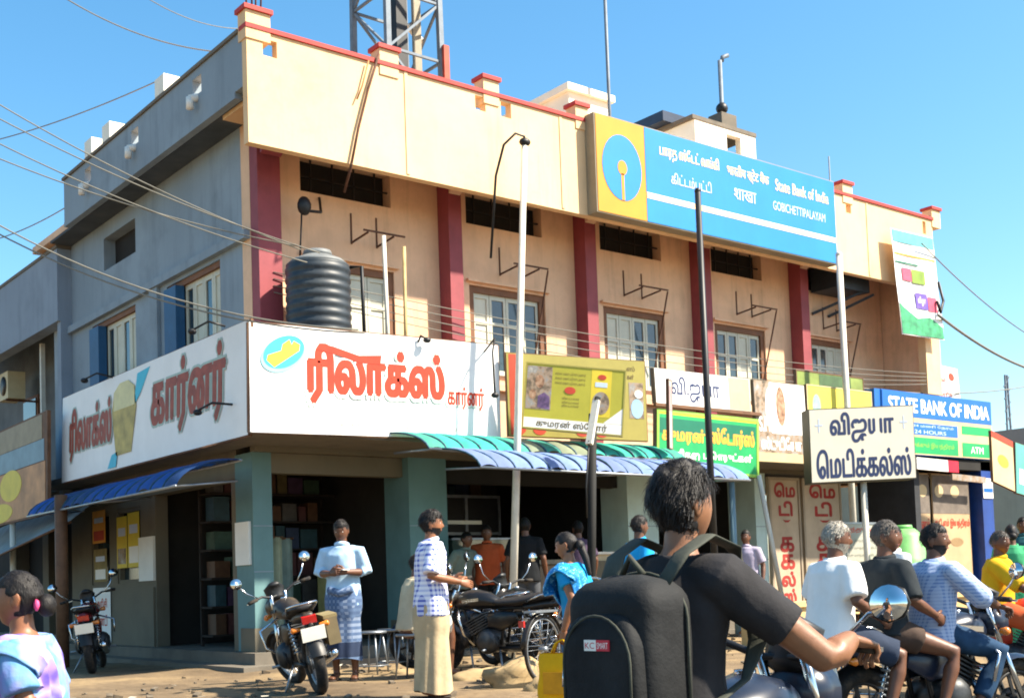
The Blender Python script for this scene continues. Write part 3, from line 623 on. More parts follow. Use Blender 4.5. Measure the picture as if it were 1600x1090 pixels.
def awning(name, label, A, Bp, out, drop, n, m_, odd=()):
    """A, Bp: inner top corners; out: outward vector of the sheet; drop: fall of the lip"""
    A, Bp, out = Vector(A), Vector(Bp), Vector(out); o = thing(name, label, 'awning', (A+Bp)/2); L = Bp-A; wd = L.length/n; U = L.normalized()
    for k in range(n):
        m = MB(); base = A+U*(k*wd)
        jt = random.uniform(-.018, .018); jo = random.uniform(-.01, .01)
        def fn(u, v):
            a = v*PI/2*.92; q = base+U*(u*wd)+out*(math.sin(a)/math.sin(PI/2*.92))-V(0, 0, drop*(1-math.cos(a))/(1-math.cos(PI/2*.92)))
            return q+V(0, 0, .035*math.sin(PI*u)+jt*v*v+jo*math.sin(PI*v))
        m.grid(fn, 6, 8); m.build('sheet', stained if k in odd else (m_ if random.random() < .6 else dusty[m_.name]), o)
        m = MB(); pts = [fn(0, v/6)+V(0, 0, .012) for v in range(7)]; m.tube(pts, .014, 5); m.build('rib', mat('awning_rib', '#244a5e', .6, .1, 5, 0), o)
    m = MB(); e0, e1 = A+out-V(0, 0, drop), Bp+out-V(0, 0, drop); m.tube([e0, e1], .018, 6); m.tube([A, Bp], .02, 6)
    for t in (.02, .5, .98): m.tube([A+L*t-V(0, 0, .25), e0+(e1-e0)*t], .014, 6)
    m.build('awning_frame', steel, o); return o
awning('awning', 'upper aqua green ribbed awning below the front banner', (1.75, -.25, 3.08), (6.55, -.2, 3.10), (.22, -.62, 0), .25, 17, agreen, (6, 8, 9))
awning('awning', 'lower pale blue ribbed awning over the shop counter', (2.15, -.82, 2.83), (7.35, -.78, 2.80), (.25, -.55, 0), .27, 18, ablue)
awning('awning', 'deep blue curved awning along the lane side under side banner', (-.1, 5.9, 2.72), (-.1, .2, 2.72), (-.85, 0, 0), .34, 14, ablue2)

# ------------------------------------------------------------------ poles
r = thing('lamp_post', 'leaning pale steel pole with hooked cable at top, standing before the front wall', 'pole', (3.25, -.85, .1))
MB().loft([(3.20, -.85, .05), (3.45, -.85, 3.2), (3.77, -.82, 7.12)], [.055, .05, .042], 12, rnd=False).build('shaft', polew, r)
MB().tube([(3.77, -.82, 7.1), (3.74, -.86, 7.24), (3.6, -.84, 7.26), (3.46, -.75, 7.1), (3.42, -.6, 6.7), (3.44, -.4, 5.6)], .018, 6).build('cable', black, r)
MB().ball((3.78, -.82, 7.18), (.09, .07, .06), 10, 6).build('lamp_head', black, r)
r = thing('steel_pole', 'tall pale steel pole in front of the end of bank hoarding', 'pole', (10.9, -.8, .1)); MB().tube([(10.9, -.8, .05), (10.86, -.8, 6.6)], .055, 10).build('shaft', polew, r); MB().ball((10.86, -.8, 6.62), .06, 8, 5).build('cap', polew, r)
r = thing('black_pole', 'tall thin black pole rising before the front wall behind backpack rider', 'pole', (6.5, -1.6, .1)); MB().loft([(6.42, -1.6, .05), (6.40, -1.6, 6.72)], [.055, .045], 10, rnd=False).build('shaft', black, r); MB().ball((6.4, -1.6, 6.74), .05, 8, 5).build('cap', black, r)
r = thing('dark_post', 'short dark post with slanting strut in front of the awnings', 'pole', (4.0, -1.75, .1))
MB().loft([(3.80, -1.75, .05), (4.0, -1.75, 3.28)], [.06, .055], 10, rnd=False).build('shaft', mat('dark_post', '#121210', .8, .2, 6, .1), r); MB().bar((4.03, -1.8, 3.45), (3.78, -1.9, 2.85), .09, .05).build('strut', polew, r); MB().bar((3.99, -1.78, 3.3), (4.06, -1.8, 3.5), .06).build('hook', black, r); MB().tube([(3.78, -1.9, 2.9), (3.7, -1.9, 2.3), (3.74, -1.85, 1.9)], .012, 5).build('hanging_cable', black, r)
r = thing('blue_post', 'thin blue grey post holding up the awnings near open shop', 'pole', (8.3, -.3, .1)); MB().tube([(8.35, -.3, .05), (8.35, -.3, 2.72)], .05, 8).build('shaft', mat('blue_grey_post', '#6d8b98', .6, .1, 5, .05), r)
MB().box(8.25, 8.45, -.4, -.2, .08, .14).build('foot', concrete, r)
r = thing('white_post', 'white pipe post under the right corner of green board', 'pole', (9.1, -.9, .1)); MB().tube([(9.15, -.7, .05), (8.62, -.65, 2.7)], .04, 8).build('shaft', polew, r); MB().box(9.05, 9.25, -.8, -.6, .08, .13).build('foot', concrete, r)

# ------------------------------------------------------------------ roof mast, rods
TX, TY = 5.6, 5.0
r = thing('lattice_tower', 'steel lattice communication tower with dark cable run standing on the roof', 'tower', (TX, TY, 7.52))
H0, H1 = 7.52, 19.0
def leg(i, z):
    k = 1.02-.05*(z-H0)/1.0*.25; sx, sy = ((-1, -1), (1, -1), (1, 1), (-1, 1))[i]; return V(TX+sx*k*.60, TY+sy*k*.60, z)
tsteel = mat('tower_steel', '#66717c', .6, .15, 5, .05, metal=.2)
for i in range(4): MB().bar(leg(i, H0), leg(i, H1), .10, .10).build('tower_leg', tsteel, r)
z = H0; k = 0
while z < H1-1.1:
    m = MB()
    for i in range(4):
        j = (i+1) % 4; m.bar(leg(i, z+1.1), leg(j, z+1.1), .045)
        if (k+i) % 2: m.bar(leg(i, z), leg(j, z+1.1), .045)
        else: m.bar(leg(j, z), leg(i, z+1.1), .045)
    m.build('bracing', tsteel, r); z += 1.1; k += 1
MB().box(TX-.16, TX+.08, TY-.25, TY-.05, H0, H1).build('cable_run', black, r)
MB().box(TX+.28, TX+.46, TY-.15, TY-.1, H0, H1).build('cable_tray', mat('tray_tan', '#8f8672', .6, .1, 4, .05), r)
MB().tube([(TX+.05, TY, H0+4.2), (TX+.3, TY, H0+4.1), (TX+.6, TY, H0+3.9)], .06, 8).build('feeder_cable', whitew, r)
o = MB().box(TX+.58, TX+.70, TY-.7, TY-.58, H0+2.55, H0+3.6).build('red_box', mat('red_oxide', '#a8412a', .6, .15, 5, .1), r); MB().bar((TX+.7, TY-.65, H0), (TX+.65, TY-.65, H0+2.6), .1).build('red_stem', mat('red_oxide', '#a8412a'), r)
def rod(label, px, y0p, y1p, Y, rad, m_, hook=False):
    a, c = onY(px, y0p, Y), onY(px, y1p, Y); o = thing('roof_rod', label, 'rod', (a.x, a.y, 7.52)); MB().tube([(a.x, a.y, 7.52), (a.x, a.y, c.z)], rad, 8).build('shaft', m_, o)
    MB().box(a.x-.12, a.x+.12, a.y-.12, a.y+.12, 7.52, 7.66).build('foot', concrete, o)
    return o, a, c
rod('tall thin steel rod rising beside the white roof room', 952, 165, -60, 3.6, .035, tsteel)
o, a, c = rod('short hooked rod with dark joint on roof behind bank hoarding', 1128, 170, 96, 4.4, .05, tsteel)
MB().tube([c, c+V(.02, 0, .1), c+V(.16, -.05, .16)], .05, 7).build('hook', tsteel, o); MB().ball(onY(1128, 170, 4.4), .14, 8, 6).build('joint', black, o); MB().box(a.x-.25, a.x+.25, a.y-.2, a.y+.2, a.z-.55, a.z-.18).build('base_block', concrete, o)
rod('very thin aerial rod above the right end of hoarding', 1297, 285, 245, 2.0, .016, tsteel)

# ------------------------------------------------------------------ black water tank on the ledge
T = thing('water_tank', 'black ribbed plastic water tank on ledge behind front banner', 'water tank', (1.45, .22, 4.1))
tk = []; cxt, cyt = 1.10, .30
pts = []; rad = []
for k in range(60):
    zz = 4.14+1.18*k/59; pts.append((cxt, cyt, zz)); rad.append(.415+.013*(1 if (k % 6) < 3 else 0))
MB().loft(pts, rad, 32, rnd=False).build('tank_body', mat('tank_plastic', '#2b333a', .5, .15, 3, .1, dirt=.25, dirtcol='#6a6a62'), T)
MB().loft([(cxt, cyt, 5.32), (cxt, cyt, 5.39), (cxt, cyt, 5.45)], [.415, .34, .2], 32, rnd=False).build('tank_shoulder', mat('tank_top', '#6d7172', .6, .15, 5, .05), T)
MB().loft([(cxt, cyt, 5.45), (cxt, cyt, 5.52)], [.20, .18], 24, rnd=False).build('tank_lid', mat('tank_top', '#6d7172'), T)
MB().box(.62, 1.6, -.1, .72, 4.0, 4.13).build('tank_stand', concrete, T)
MB().tube([(cxt+.34, cyt-.25, 5.3), (cxt+.45, cyt-.36, 5.3), (cxt+.46, cyt-.37, 4.2)], .025, 7).build('pipe', black, T)
for i, (dx, lb) in enumerate(((.80, 'pale pipe standing right beside the black water tank'), (1.06, 'thin bamboo pole standing between tank pipe and first window'))):
    x = cxt+dx; o = MB().tube([(x, -.12, 3.6), (x-.02+.06*i, -.1, 5.75-.1*i)], .028-.004*i, 8).build('pipe_pole', [polew, mat('bamboo', '#b39a68', .7, .2, 6, .1)][i]); tag(o, lb, 'pipe')
# iron brackets left on the wall
def wall_bracket(x, z, label, extra=0):
    o = thing('wall_bracket', label, 'bracket', (x, 1, z), group='rusty brackets left on the front wall'); m = MB()
    m.bar((x, .995, z-.02), (x, .995, z+.42), .022, .015); m.bar((x, .98, z), (x, .55, z+.04), .022); m.build('arm', rust, o)
    m = MB(); m.bar((x+.42, .995, z-.02), (x+.42, .995, z+.42), .022, .015); m.bar((x+.42, .98, z), (x+.42, .55, z+.04), .022); m.build('arm', rust, o)
    m = MB(); m.bar((x-.06, .57, z+.07), (x+.62, .57, z+.07), .022); m.build('cross_bar', rust, o)
    if extra: MB().bar((x+.64, .6, z+.06), (x+.64, .98, z-1.2), .02).build('pipe', rust, o)
for i, x in enumerate((4.7, 7.35, 10.2, 12.75)):
    wall_bracket(x, 5.85, 'rusty iron bracket above the '+('second', 'third', 'fourth', 'fifth')[i]+' front window', 1)
wall_bracket(2.05, 5.95, 'rusty iron bracket above the first window beside the tank')
r = thing('wall_lamp', 'small dark lamp on a bent arm high above the water tank', 'lamp', (1.1, 1, 6.1)); MB().tube([(1.55, .99, 6.5), (1.4, .7, 6.2), (1.15, .6, 6.15)], .02, 6).build('arm', black, r); MB().ball((1.08, .58, 6.2), (.1, .08, .13), 10, 7).build('lamp_shade', black, r); MB().tube([(1.05, .6, 6.1), (1.02, .62, 5.5)], .012, 5).build('wire', black, r)
r = thing('awning_bracket_frame', 'dark steel frame sticking out under the parapet at the fifth window', 'bracket', (12.5, .5, 6.3)); MB().box(12.35, 13.4, .35, .95, 6.5, 6.95).build('unit', mat('unit_dark', '#303a42', .5, .2, 4, .05, metal=.3), r); MB().bar((12.4, .98, 6.1), (13.2, .4, 6.5), .05).build('stay', black, r); MB().bar((12.9, .98, 6.1), (13.6, .4, 6.5), .05).build('stay', black, r)
# ropes hanging over the parapet
o = MB().tube([onY(592, 85, -.06), onY(575, 140, -.05), onY(560, 200, -.05), onY(548, 262, -.05), onY(538, 300, .3)], .018, 6).build('rope', rust); tag(o, 'dark rope hanging over the front parapet left of the second post', 'rope')
o = MB().tube([onY(576, 95, -.05), onY(566, 135, -.05), onY(558, 155, -.05)], .012, 5).build('rope', mat('tan_rope', '#a5784a', .8, .1, 6, 0)); tag(o, 'short thin tan rope on the parapet beside the dark rope', 'rope')
# floodlight arms on the banners
def flood(label, pts, hd):
    o = thing('sign_lamp', label, 'lamp', pts[0]); MB().tube(pts, .015, 6).build('arm', black, o); MB().ball(hd, (.06, .05, .04), 8, 6).build('lamp_head', black, o)
flood('small spotlight on a bent arm above right end of front banner', [(3.35, -.3, 4.3), (3.3, -.6, 4.42), (3.18, -.7, 4.2), (3.18, -.72, 3.65)], (3.18, -.72, 3.62))
flood('small clip lamp at the top middle of front banner', [(2.25, -.3, 4.33), (2.25, -.36, 4.4), (2.3, -.4, 4.36)], (2.32, -.4, 4.34))
flood('black spotlight on upper arm at near end of side banner', [(-.2, .35, 4.4), (-.4, .4, 4.45), (-.5, .6, 4.38)], (-.5, .66, 4.36))
flood('black spotlight on lower arm at near end of side banner', [(-.2, .2, 3.4), (-.42, .3, 3.42), (-.5, .5, 3.36)], (-.5, .55, 3.33))
flood('dark clip lamp at the far top of side banner', [(-.2, 4.2, 4.36), (-.4, 4.3, 4.42), (-.5, 4.5, 4.36)], (-.5, 4.55, 4.34))

# ------------------------------------------------------------------ overhead wires
def wire(label, a, c, sag, rad=.008, group=None, n=20):
    a, c = Vector(a), Vector(c); pts = [a.lerp(c, i/n)-V(0, 0, sag*4*(i/n)*(1-i/n)) for i in range(n+1)]
    o = MB().tube(pts, rad, 5).build('overhead_wire', mat('wire_grey', '#77746a', .6, .1, 5, 0)); tag(o, label, 'wire', group)
G = 'wires sagging across the lane corner'
for k, (pa, pb_) in enumerate((((-40, 140), (470, 390)), ((-40, 165), (500, 395)), ((-40, 205), (480, 410)), ((-40, 232), (470, 385)))):
    wire(('topmost', 'second highest', 'third highest', 'lowest')[k]+' of four overhead wires sagging across the lane corner', at(*pa, 14), at(*pb_, 14.5), .12, .008, G)
for k, (pa, pb_) in enumerate((((-40, 330), (560, 515)), ((-40, 345), (570, 520)))):
    wire(('upper', 'lower')[k]+' of two twisted service wires running from left edge to water tank', at(*pa, 15.2), at(*pb_, 14.2), .32, .011, 'twisted service wires to the tank')
for k, (pa, pb_) in enumerate((((60, -30), (350, 82)), ((190, -30), (372, 45)))):
    wire(('long high wire crossing the sky above the lane parapet', 'short high wire ending at the corner post', 'faint long wire crossing the sky above roof')[k], at(*pa, 20+6*k), at(*pb_, 20+10*k), .25, .011)
for k in range(4):
    wire(('topmost', 'second', 'third', 'lowest')[k]+' of four thin wires strung along the first floor windows', (.7, .77, 5.30-.09*k), (14.63, -.02, 4.95-.07*k), .22+.05*k, .007, 'wires strung along the first floor')
for k, (a_, c_) in enumerate((((1466, 492), (1680, 590)), ((1440, 380), (1680, 560)), ((1300, 600), (1680, 585)))):
    wire(('thick black cable leaving the hanging banner to the right', 'thin wire running right from top of hanging banner', 'level thin wire at the right beyond the building')[k], onY(*a_, -.3), at(*c_, 30), .3, .03 if k == 0 else .013)
for k, (a_, c_) in enumerate((((-30, 380), (125, 310)), ((-30, 225), (260, 120)))):
    wire(('wire from left edge up to the lane parapet end', 'wire crossing the lane up to the parapet post')[k], at(*a_, 24), at(*c_, 20), .1, .011)
o = MB().tube([onY(1466, 440, -.2), onY(1474, 470, -.25), onY(1470, 488, -.3), onY(1464, 470, -.25)], .03, 6).build('cable_coil', black); tag(o, 'black cable loop hanging beside the tall flex banner', 'cable')
# ------------------------------------------------------------------ neighbours
N = thing('lane_building', 'grey two storey building with deep slab edge further down the lane', 'building', (.3, 8.3, 0))
p0, p1 = onX(0, 470, .25), onX(104, 376, .25)
gm2 = mat('neighbour_grey', '#8793a0', .85, .12, 1.3, .15, streak=.35, dirt=.2, dirtcol='#4c5660')
MB().box(.25, .5, 8.02, 16, 6.0, 7.3).build('parapet', gm2, N); MB().box(.5, 8, 8.02, 16, 6.9, 7.0).build('roof_slab', concrete, N)
MB().box(.23, .52, 8.0, 16, 7.302, 7.36).build('parapet_cap', concrete, N)
MB().box(1.3, 1.5, 8.05, 16, 0, 6.9).build('front_wall', mat('neighbour_wall', '#5d6468', .85, .2, 1.5, .15, streak=.3), N); MB().box(.3, 1.3, 8.02, 8.2, 2.6, 6.0).build('side_fin', gm2, N)
MB().box(.3, 1.3, 8.02, 16, 3.0, 3.15).build('balcony_slab', concrete, N)
for (y0, y1) in ((9.0, 9.9), (10.4, 11.2), (12.4, 13.4)):
    o = MB().box(1.24, 1.298, y0, y1, 3.8, 5.4).build('window', brownfr, N); MB().box(1.22, 1.238, y0+.08, y1-.08, 3.88, 5.32).build('pane', glass, o)
MB().box(.75, .83, 8.6, 8.68, 3.152, 6.0).build('column', polew, N); MB().box(.6, .68, 10.1, 10.18, 3.152, 6.0).build('column', polew, N)
MB().box(.45, 1.2, 8.25, 9.6, 2.6, 2.99).build('blue_valance', blueshut, N)
r = thing('air_conditioner', 'cream air conditioner unit on the upper wall of the lane building', 'air conditioner', (.9, 10.6, 4.2)); p = onX(20, 605, .8)
MB().box(.6, .95, p.y-.35, p.y+.35, p.z-.28, p.z+.28).build('casing', mat('ac_cream', '#c4b48c', .6, .08, 4, .05), r); MB().disc((.595, p.y-.05, p.z), (1, 0, 0), .2, .02, 20).build('fan_grille', black, r); MB().bar((1.25, p.y-.2, p.z-.3), (.6, p.y-.2, p.z-.3), .04).build('bracket', rust, r)
a, c, d = onX(-60, 835, -.5), onX(74, 803, -.5), onX(58, 655, -.5)
r = thing('lane_board', 'tilted board with orange and pale blue print at the left edge of lane', 'signboard', a); e0 = onX(-60, 700, -.5)
bd = Board(r, a, c, e0); bd.rect('back_box', 0, 0, 1, 1, -.06, -.003, wood)
bd.rect('orange_field', .0, .02, .98, .52, -.002, .004, mat('lane_orange', '#c08a5c', .6, .25, 2.2, .05)); bd.rect('blue_field', 0, .53, .97, .74, -.002, .004, mat('lane_blue', '#7c98a4', .6, .12, 3, .05)); bd.rect('tan_field', 0, .745, .95, .98, -.002, .004, mat('lane_tan', '#94856a', .6, .15, 3, .05)); bd.oval('yellow_print', .62, .38, .12, .16, .005, .008, yell); bd.oval('yellow_print', .5, .12, .14, .1, .005, .008, yell)
r = thing('tarpaulin', 'grey sagging tarpaulin shade low at the left edge of the lane', 'tarpaulin', onX(60, 850, -.5))
A_, B_, C_, D_ = onX(-40, 835, .3), onX(160, 775, .3), onX(110, 815, -.8), onX(-60, 895, -.8)
MB().grid(lambda u, v: (A_.lerp(B_, u)).lerp(D_.lerp(C_, u), v)+V(0, 0, -.12*math.sin(PI*u)*math.sin(PI*v)+.02*math.sin(u*20)), 20, 10).build('sheet', mat('tarp_grey', '#7d8584', .7, .15, 3, .1), r); MB().tube([D_, C_], .02, 6).build('edge_pole', wood, r)
for lb, px, dd in (('thick brown timber post left of the parked red lit motorcycle', 98, 17.5), ('thin pale post further left in the lane', 22, 21)):
    p = at(px, 1000, dd); o = MB().loft([(p.x, p.y, -.1), (p.x, p.y, 2.6)], [.09 if px > 50 else .05]*2, 10, rnd=False).build('timber_post', wood if px > 50 else polew); tag(o, lb, 'post')
Lw = thing('lane_shop', 'dim shop front with pale pillars down the lane', 'shop', (.6, 9, 0))
MB().box(.9, 1.25, 8.3, 16, 0, .4).build('plinth', concrete, Lw)
for k in range(3): MB().box(.85, 1.15, 8.4+2.2*k, 8.75+2.2*k, .402, 2.59).build('pillar', beigew, Lw)
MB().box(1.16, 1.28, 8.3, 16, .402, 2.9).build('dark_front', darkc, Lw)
# far right: street continuing
Fb = thing('far_building', 'grey teal building with shutters beyond the cash point at right edge', 'building', (20, 0, 0))
fx0, fx1 = 21.0, 34.0
MB().box(fx0, fx1, 1.5, 8, 0, 3.7).build('wall', mat('far_teal', '#7e9698', .85, .12, .8, .1, streak=.3), Fb); MB().box(fx0-.3, fx1, .9, 8, 3.702, 4.35).build('parapet', mat('far_grey', '#74828a', .85, .12, .8, .1, streak=.3), Fb); MB().box(fx0-.1, fx1, 0, 1.49, 3.2, 3.32).build('canopy', concrete, Fb)
for k in range(4):
    o = MB().box(fx0+.6+k*3, fx0+3.1+k*3, 1.4, 1.495, .2, 3.1).build('roller_shutter', mat('shutter_teal', '#5f8a96', .5, .1, 2, .05), Fb)
    for j in range(9): MB().box(fx0+.6+k*3, fx0+3.1+k*3, 1.375, 1.398, .3+j*.31, .42+j*.31).build('slat', mat('shutter_teal', '#5f8a96'), o)
r, bd = board('orange_board', 'hanging cream and orange notice at far right beside bank sign', onY(1552, 752, -1.4)+V(0, 0, 0), onY(1586, 768, -1.4), onY(1548, 672, -1.4), .05, beigeb, wood); bd.rect('red_top', 0, .88, 1, 1, .005, .008, mred); bd.oval('print', .5, .5, .25, .12, .005, .008, orange)
r, bd = board('teal_board', 'teal vertical shop board at the far right edge', onY(1588, 770, -.8), onY(1640, 785, -.8), onY(1586, 690, -.8), .06, mat('far_teal_board', '#5aa59a', .6, .1, 3, 0), wood); bd.rect('pale_strip', .1, .2, .9, .5, .005, .008, whitel)
t = thing('distant_tower', 'faint distant lattice mast above far right roofs', 'tower', at(1575, 700, 90)); a = at(1575, 640, 90)
tl = at(1575, 585, 90)
for dx in (-.5, .5): MB().bar((a.x+dx, a.y, 0), (a.x+dx*.3, a.y, tl.z), .12).build('tower_leg', tsteel, t)
for k in range(10): z = 6+k*(tl.z-6)/10; MB().bar((a.x-.4, a.y, z), (a.x+.4, a.y, z+.8), .08).build('bracing', tsteel, t)
for k, (px, dd, hh, cc) in enumerate(((1530, 60, 6.5, '#9aa4a8'), (1600, 75, 8, '#a79c8a'), (-40, 60, 6, '#8d949a'))):
    p = at(px, 900, dd); o = thing('distant_house', ('pale distant house behind the bank sign', 'tan distant house at far right edge', 'grey distant house at far left edge')[k], 'house', (p.x, p.y, 0))
    MB().box(p.x-6, p.x+6, p.y, p.y+8, 0, hh*.55).build('wall', mat('far_house%d' % k, cc, .9, .1, .4, 0), o); MB().box(p.x-6.3, p.x+6.3, p.y-.4, p.y+8.2, hh*.55, hh*.55+.5).build('roof', concrete, o)

# ------------------------------------------------------------------ shop fronts
# painted shutter leaves
for k, (x0, x1, n) in enumerate(((10.63, 11.52, 6), (11.60, 12.78, 4))):
    r = thing('shutter_leaf', ('left tall cream door leaf with column of red letters', 'right tall cream door leaf with column of red letters')[k], 'door', (x0, .8, .3))
    bd = Board(r, (x0, .82-.0*k, .31), (x1, .82, .31), (x0, .82, 2.86)); bd.rect('leaf', 0, 0, 1, 1, -.05, 0, mat('leaf_cream', '#b5a48c', .8, .1, 2, .1, streak=.2)); bd.frame('frame', .05, 0, .02, mat('leaf_frame', '#9a8c78', .8, .1, 2, .1))
    for j, g in enumerate(('\u0bc6ம', 'டி', '\u0bcd', 'க', 'க', 'ல்', 'ஸ்')):
        if j == 2: bd.poly('lettering', [(.42, .695), (.5, .675), (.6, .675), (.68, .695), (.6, .69), (.5, .69)], .003, .006, dred); continue
        v = .97-.135*j if j < 2 else .95-.125*j
        bd.text(g, .2 if j == 0 else .32, v-.11, .85 if j == 0 else .74, v-.01, .004, dred, None, .05)
# counter of the tea shop, faced with stone slabs
CT = thing('shop_counter', 'stone faced shop counter with glass case behind the parked motorcycles', 'counter', (3.48, .9, .312))
MB().box(3.48, 6.05, .92, 1.5, .314, 1.36).build('core', concrete, CT); MB().box(3.48, 6.1, .82, 1.55, 1.362, 1.43).build('top', mat('counter_top', '#7a7262', .4, .2, 4, .05), CT)
gran = [mat('stone_slab%d' % i, c, .45, .25, 7, .05) for i, c in enumerate(('#6d5c4c', '#75634f', '#66574a'))]
for i in range(5):
    for j in range(2): MB().box(3.49+i*.51, 3.49+i*.51+.495, .895, .918, .32+j*.52, .32+j*.52+.505).build('stone_slab', gran[(i*2+j) % 3], CT)
o = MB().box(3.6, 4.9, .95, 1.35, 1.432, 1.75).build('glass_case', glassmat('case_glass', '#4c5a52', .1), CT)
MB().box(3.58, 4.92, .93, 1.37, 1.752, 1.78).build('case_lid', steel, CT)
r = thing('white_cabinet', 'pale cabinet at the end of the counter behind woman with bag', 'cabinet', (6.3, .9, .31)); MB().box(6.12, 6.7, .85, 1.4, .314, 1.5).build('body', mat('cabinet', '#b9aa8c', .6, .1, 3, .05), r); MB().box(6.08, 6.74, .80, 1.44, 1.502, 1.54).build('top', white, r); MB().box(6.2, 6.62, .838, .848, .5, 1.4).build('door', beigew, r)
# racks with goods, dim in the shop
random.seed(3)
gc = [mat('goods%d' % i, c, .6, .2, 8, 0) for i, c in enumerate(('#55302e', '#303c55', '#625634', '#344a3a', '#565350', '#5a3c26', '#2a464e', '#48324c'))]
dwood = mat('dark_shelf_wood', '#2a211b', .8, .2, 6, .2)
def rack(label, x0, x1, y, glabel):
    o = thing('goods_rack', label, 'shelf', (x0, y, .312))
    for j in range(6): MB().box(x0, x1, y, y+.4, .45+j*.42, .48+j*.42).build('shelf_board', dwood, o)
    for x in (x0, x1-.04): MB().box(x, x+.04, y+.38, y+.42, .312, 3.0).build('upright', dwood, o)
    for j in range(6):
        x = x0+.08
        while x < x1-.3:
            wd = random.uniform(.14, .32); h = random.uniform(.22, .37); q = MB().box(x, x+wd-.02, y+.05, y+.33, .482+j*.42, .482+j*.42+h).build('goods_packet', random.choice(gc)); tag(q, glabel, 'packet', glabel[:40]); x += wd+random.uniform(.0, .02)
rack('tall goods rack at back of the open corner shop', .85, 2.95, 3.2, 'dim packet on the tall rack of corner shop')
rack('goods rack on back wall of the tea shop', 3.5, 6.6, 4.0, 'dim packet on the tea shop back rack')
for i, (x, c) in enumerate(((.95, '#9aa48e'), (1.3, '#7c8f8a'), (2.3, '#8f8a5c'))):
    q = thing('hanging_sheet', ('pale cloth hanging at the left of corner shop', 'grey green cloth hanging behind the pale one', 'olive sack leaning inside the corner shop')[i], 'cloth', (x, 2.0, .312)); m = MB(); m.grid(lambda u, v: V(x+.42*u, 1.95+.35*i+.04*math.sin(u*14), .35+(1.5 if i < 2 else 1.1)*v), 16, 6); m.build('cloth', mat('sheet_cloth%d' % i, c, .9, .15, 5, .05), q); MB().tube([(x, 1.95+.35*i, .35+(1.5 if i < 2 else 1.1)), (x+.42, 1.95+.35*i, .35+(1.5 if i < 2 else 1.1))], .015, 6).build('rail', wood, q)
# wall menu boards and tube lamp casing in the tea shop
r = thing('menu_board', 'dark framed menu panel on wall inside the tea shop', 'board', (5.1, 3.6, 2)); bd = Board(r, (5.0, 3.5, 1.95), (6.5, 3.5, 1.95), (5.0, 3.5, 2.65)); bd.rect('panel', 0, 0, 1, 1, -.03, 0, black); bd.frame('frame', .05, 0, .02, steel); bd.rect('divider', .48, .05, .52, .95, .0, .015, steel)
o = MB().box(3.9, 5.1, 2.2, 2.26, 2.06, 2.12).build('tube_lamp', whitew); tag(o, 'unlit white tube lamp hanging inside the tea shop', 'lamp')
# posters on the lane side
for k, (y0, y1, z0, z1, m1, m2, lb) in enumerate(((5.02, 5.5, 1.55, 2.42, yell, whitel, 'right yellow poster in the lane shop window'), (5.54, 5.98, 1.55, 2.38, yell, greyp, 'left yellow poster next to its pair in lane window'), (6.5, 7.1, 2.0, 2.55, orange, mred, 'orange poster high in the second lane window'), (6.45, 7.05, 1.35, 1.9, mat('poster_brown', '#8a7a4a', .7, .2, 4, 0), whitel, 'brown poster below the orange one'))):
    r = thing('poster', lb, 'poster', (.48, y0, z0)); bd = Board(r, (.485, y1, z0), (.485, y0, z0), (.485, y1, z1)); bd.rect('sheet', 0, 0, 1, 1, -.004, 0, m1); bd.rect('print', .1, .08, .9, .38, .001, .003, m2); bd.rect('print', .15, .62, .85, .78, .001, .003, slet2)
r = thing('leaning_poster', 'white notice sheet low on the lane wall behind red lit motorcycle', 'poster', (.44, 6.2, .3)); bd = Board(r, (.445, 7.0, .35), (.445, 6.2, .35), (.445, 7.0, 1.25)); bd.rect('sheet', 0, 0, 1, 1, -.004, 0, flexw); bd.text('அரிசி', .2, .6, .8, .8, .002, mred, None, .02); bd.text('மண்டி', .2, .3, .8, .5, .002, mred, None, .02)
# notice board, green drum, low wall at right
p = onY(1302, 900, -1.6); q = onY(1394, 890, -1.6); z1 = onY(1302, 815, -1.6).z
r = thing('notice_board', 'grey standing notice board with red heading behind white haired man', 'signboard', (p.x, -1.6, .1)); bd = Board(r, (p.x, -1.6, .9), (q.x, -1.6, .9), (p.x, -1.6, z1)); bd.rect('panel', 0, 0, 1, 1, -.04, 0, mat('notice_grey', '#a9a79c', .7, .08, 3, .05)); bd.text('மருந்து கடை', .12, .82, .85, .92, .003, mred, None, .02)
for v in (.66, .54, .42, .30): bd.text('அனைத்து மருந்துகள் கிடைக்கும்', .1, v, .9, v+.06, .003, greytx)
bd.frame('frame', .035, .0, .012, steel)
for u in (.05, .95): MB().bar(bd.p(u, 0, -.02)-V(0, 0, .85), bd.p(u, 0, -.02), .04).build('leg', steel, r)
p = onY(1412, 890, -2.2)
r = thing('green_drum', 'pale green plastic drum beside the notice board', 'drum', (p.x, -2.2, .1)); gd = mat('drum_green', '#6fae62', .5, .15, 4, .1); zt = onY(1412, 826, -2.2).z
MB().loft([(p.x, -2.2, .1), (p.x, -2.2, .5), (p.x, -2.2, .52), (p.x, -2.2, zt-.5), (p.x, -2.2, zt-.48), (p.x, -2.2, zt-.12), (p.x, -2.2, zt)], [.34, .36, .38, .38, .36, .33, .2], 24, rnd=False).build('drum_body', gd, r); MB().loft([(p.x, -2.2, zt), (p.x, -2.2, zt+.06)], [.18, .16], 16, rnd=False).build('drum_lid', gd, r)
p = onZ(1150, 1035, .1); p2 = onZ(1240, 1030, .1)
W = thing('low_wall', 'low cream culvert wall with small square hole behind backpack rider', 'wall', (7.5, -2.6, .1))
sandw = mat('sand_wall', '#c7aa76', .9, .12, 2, .25, dirt=.2)
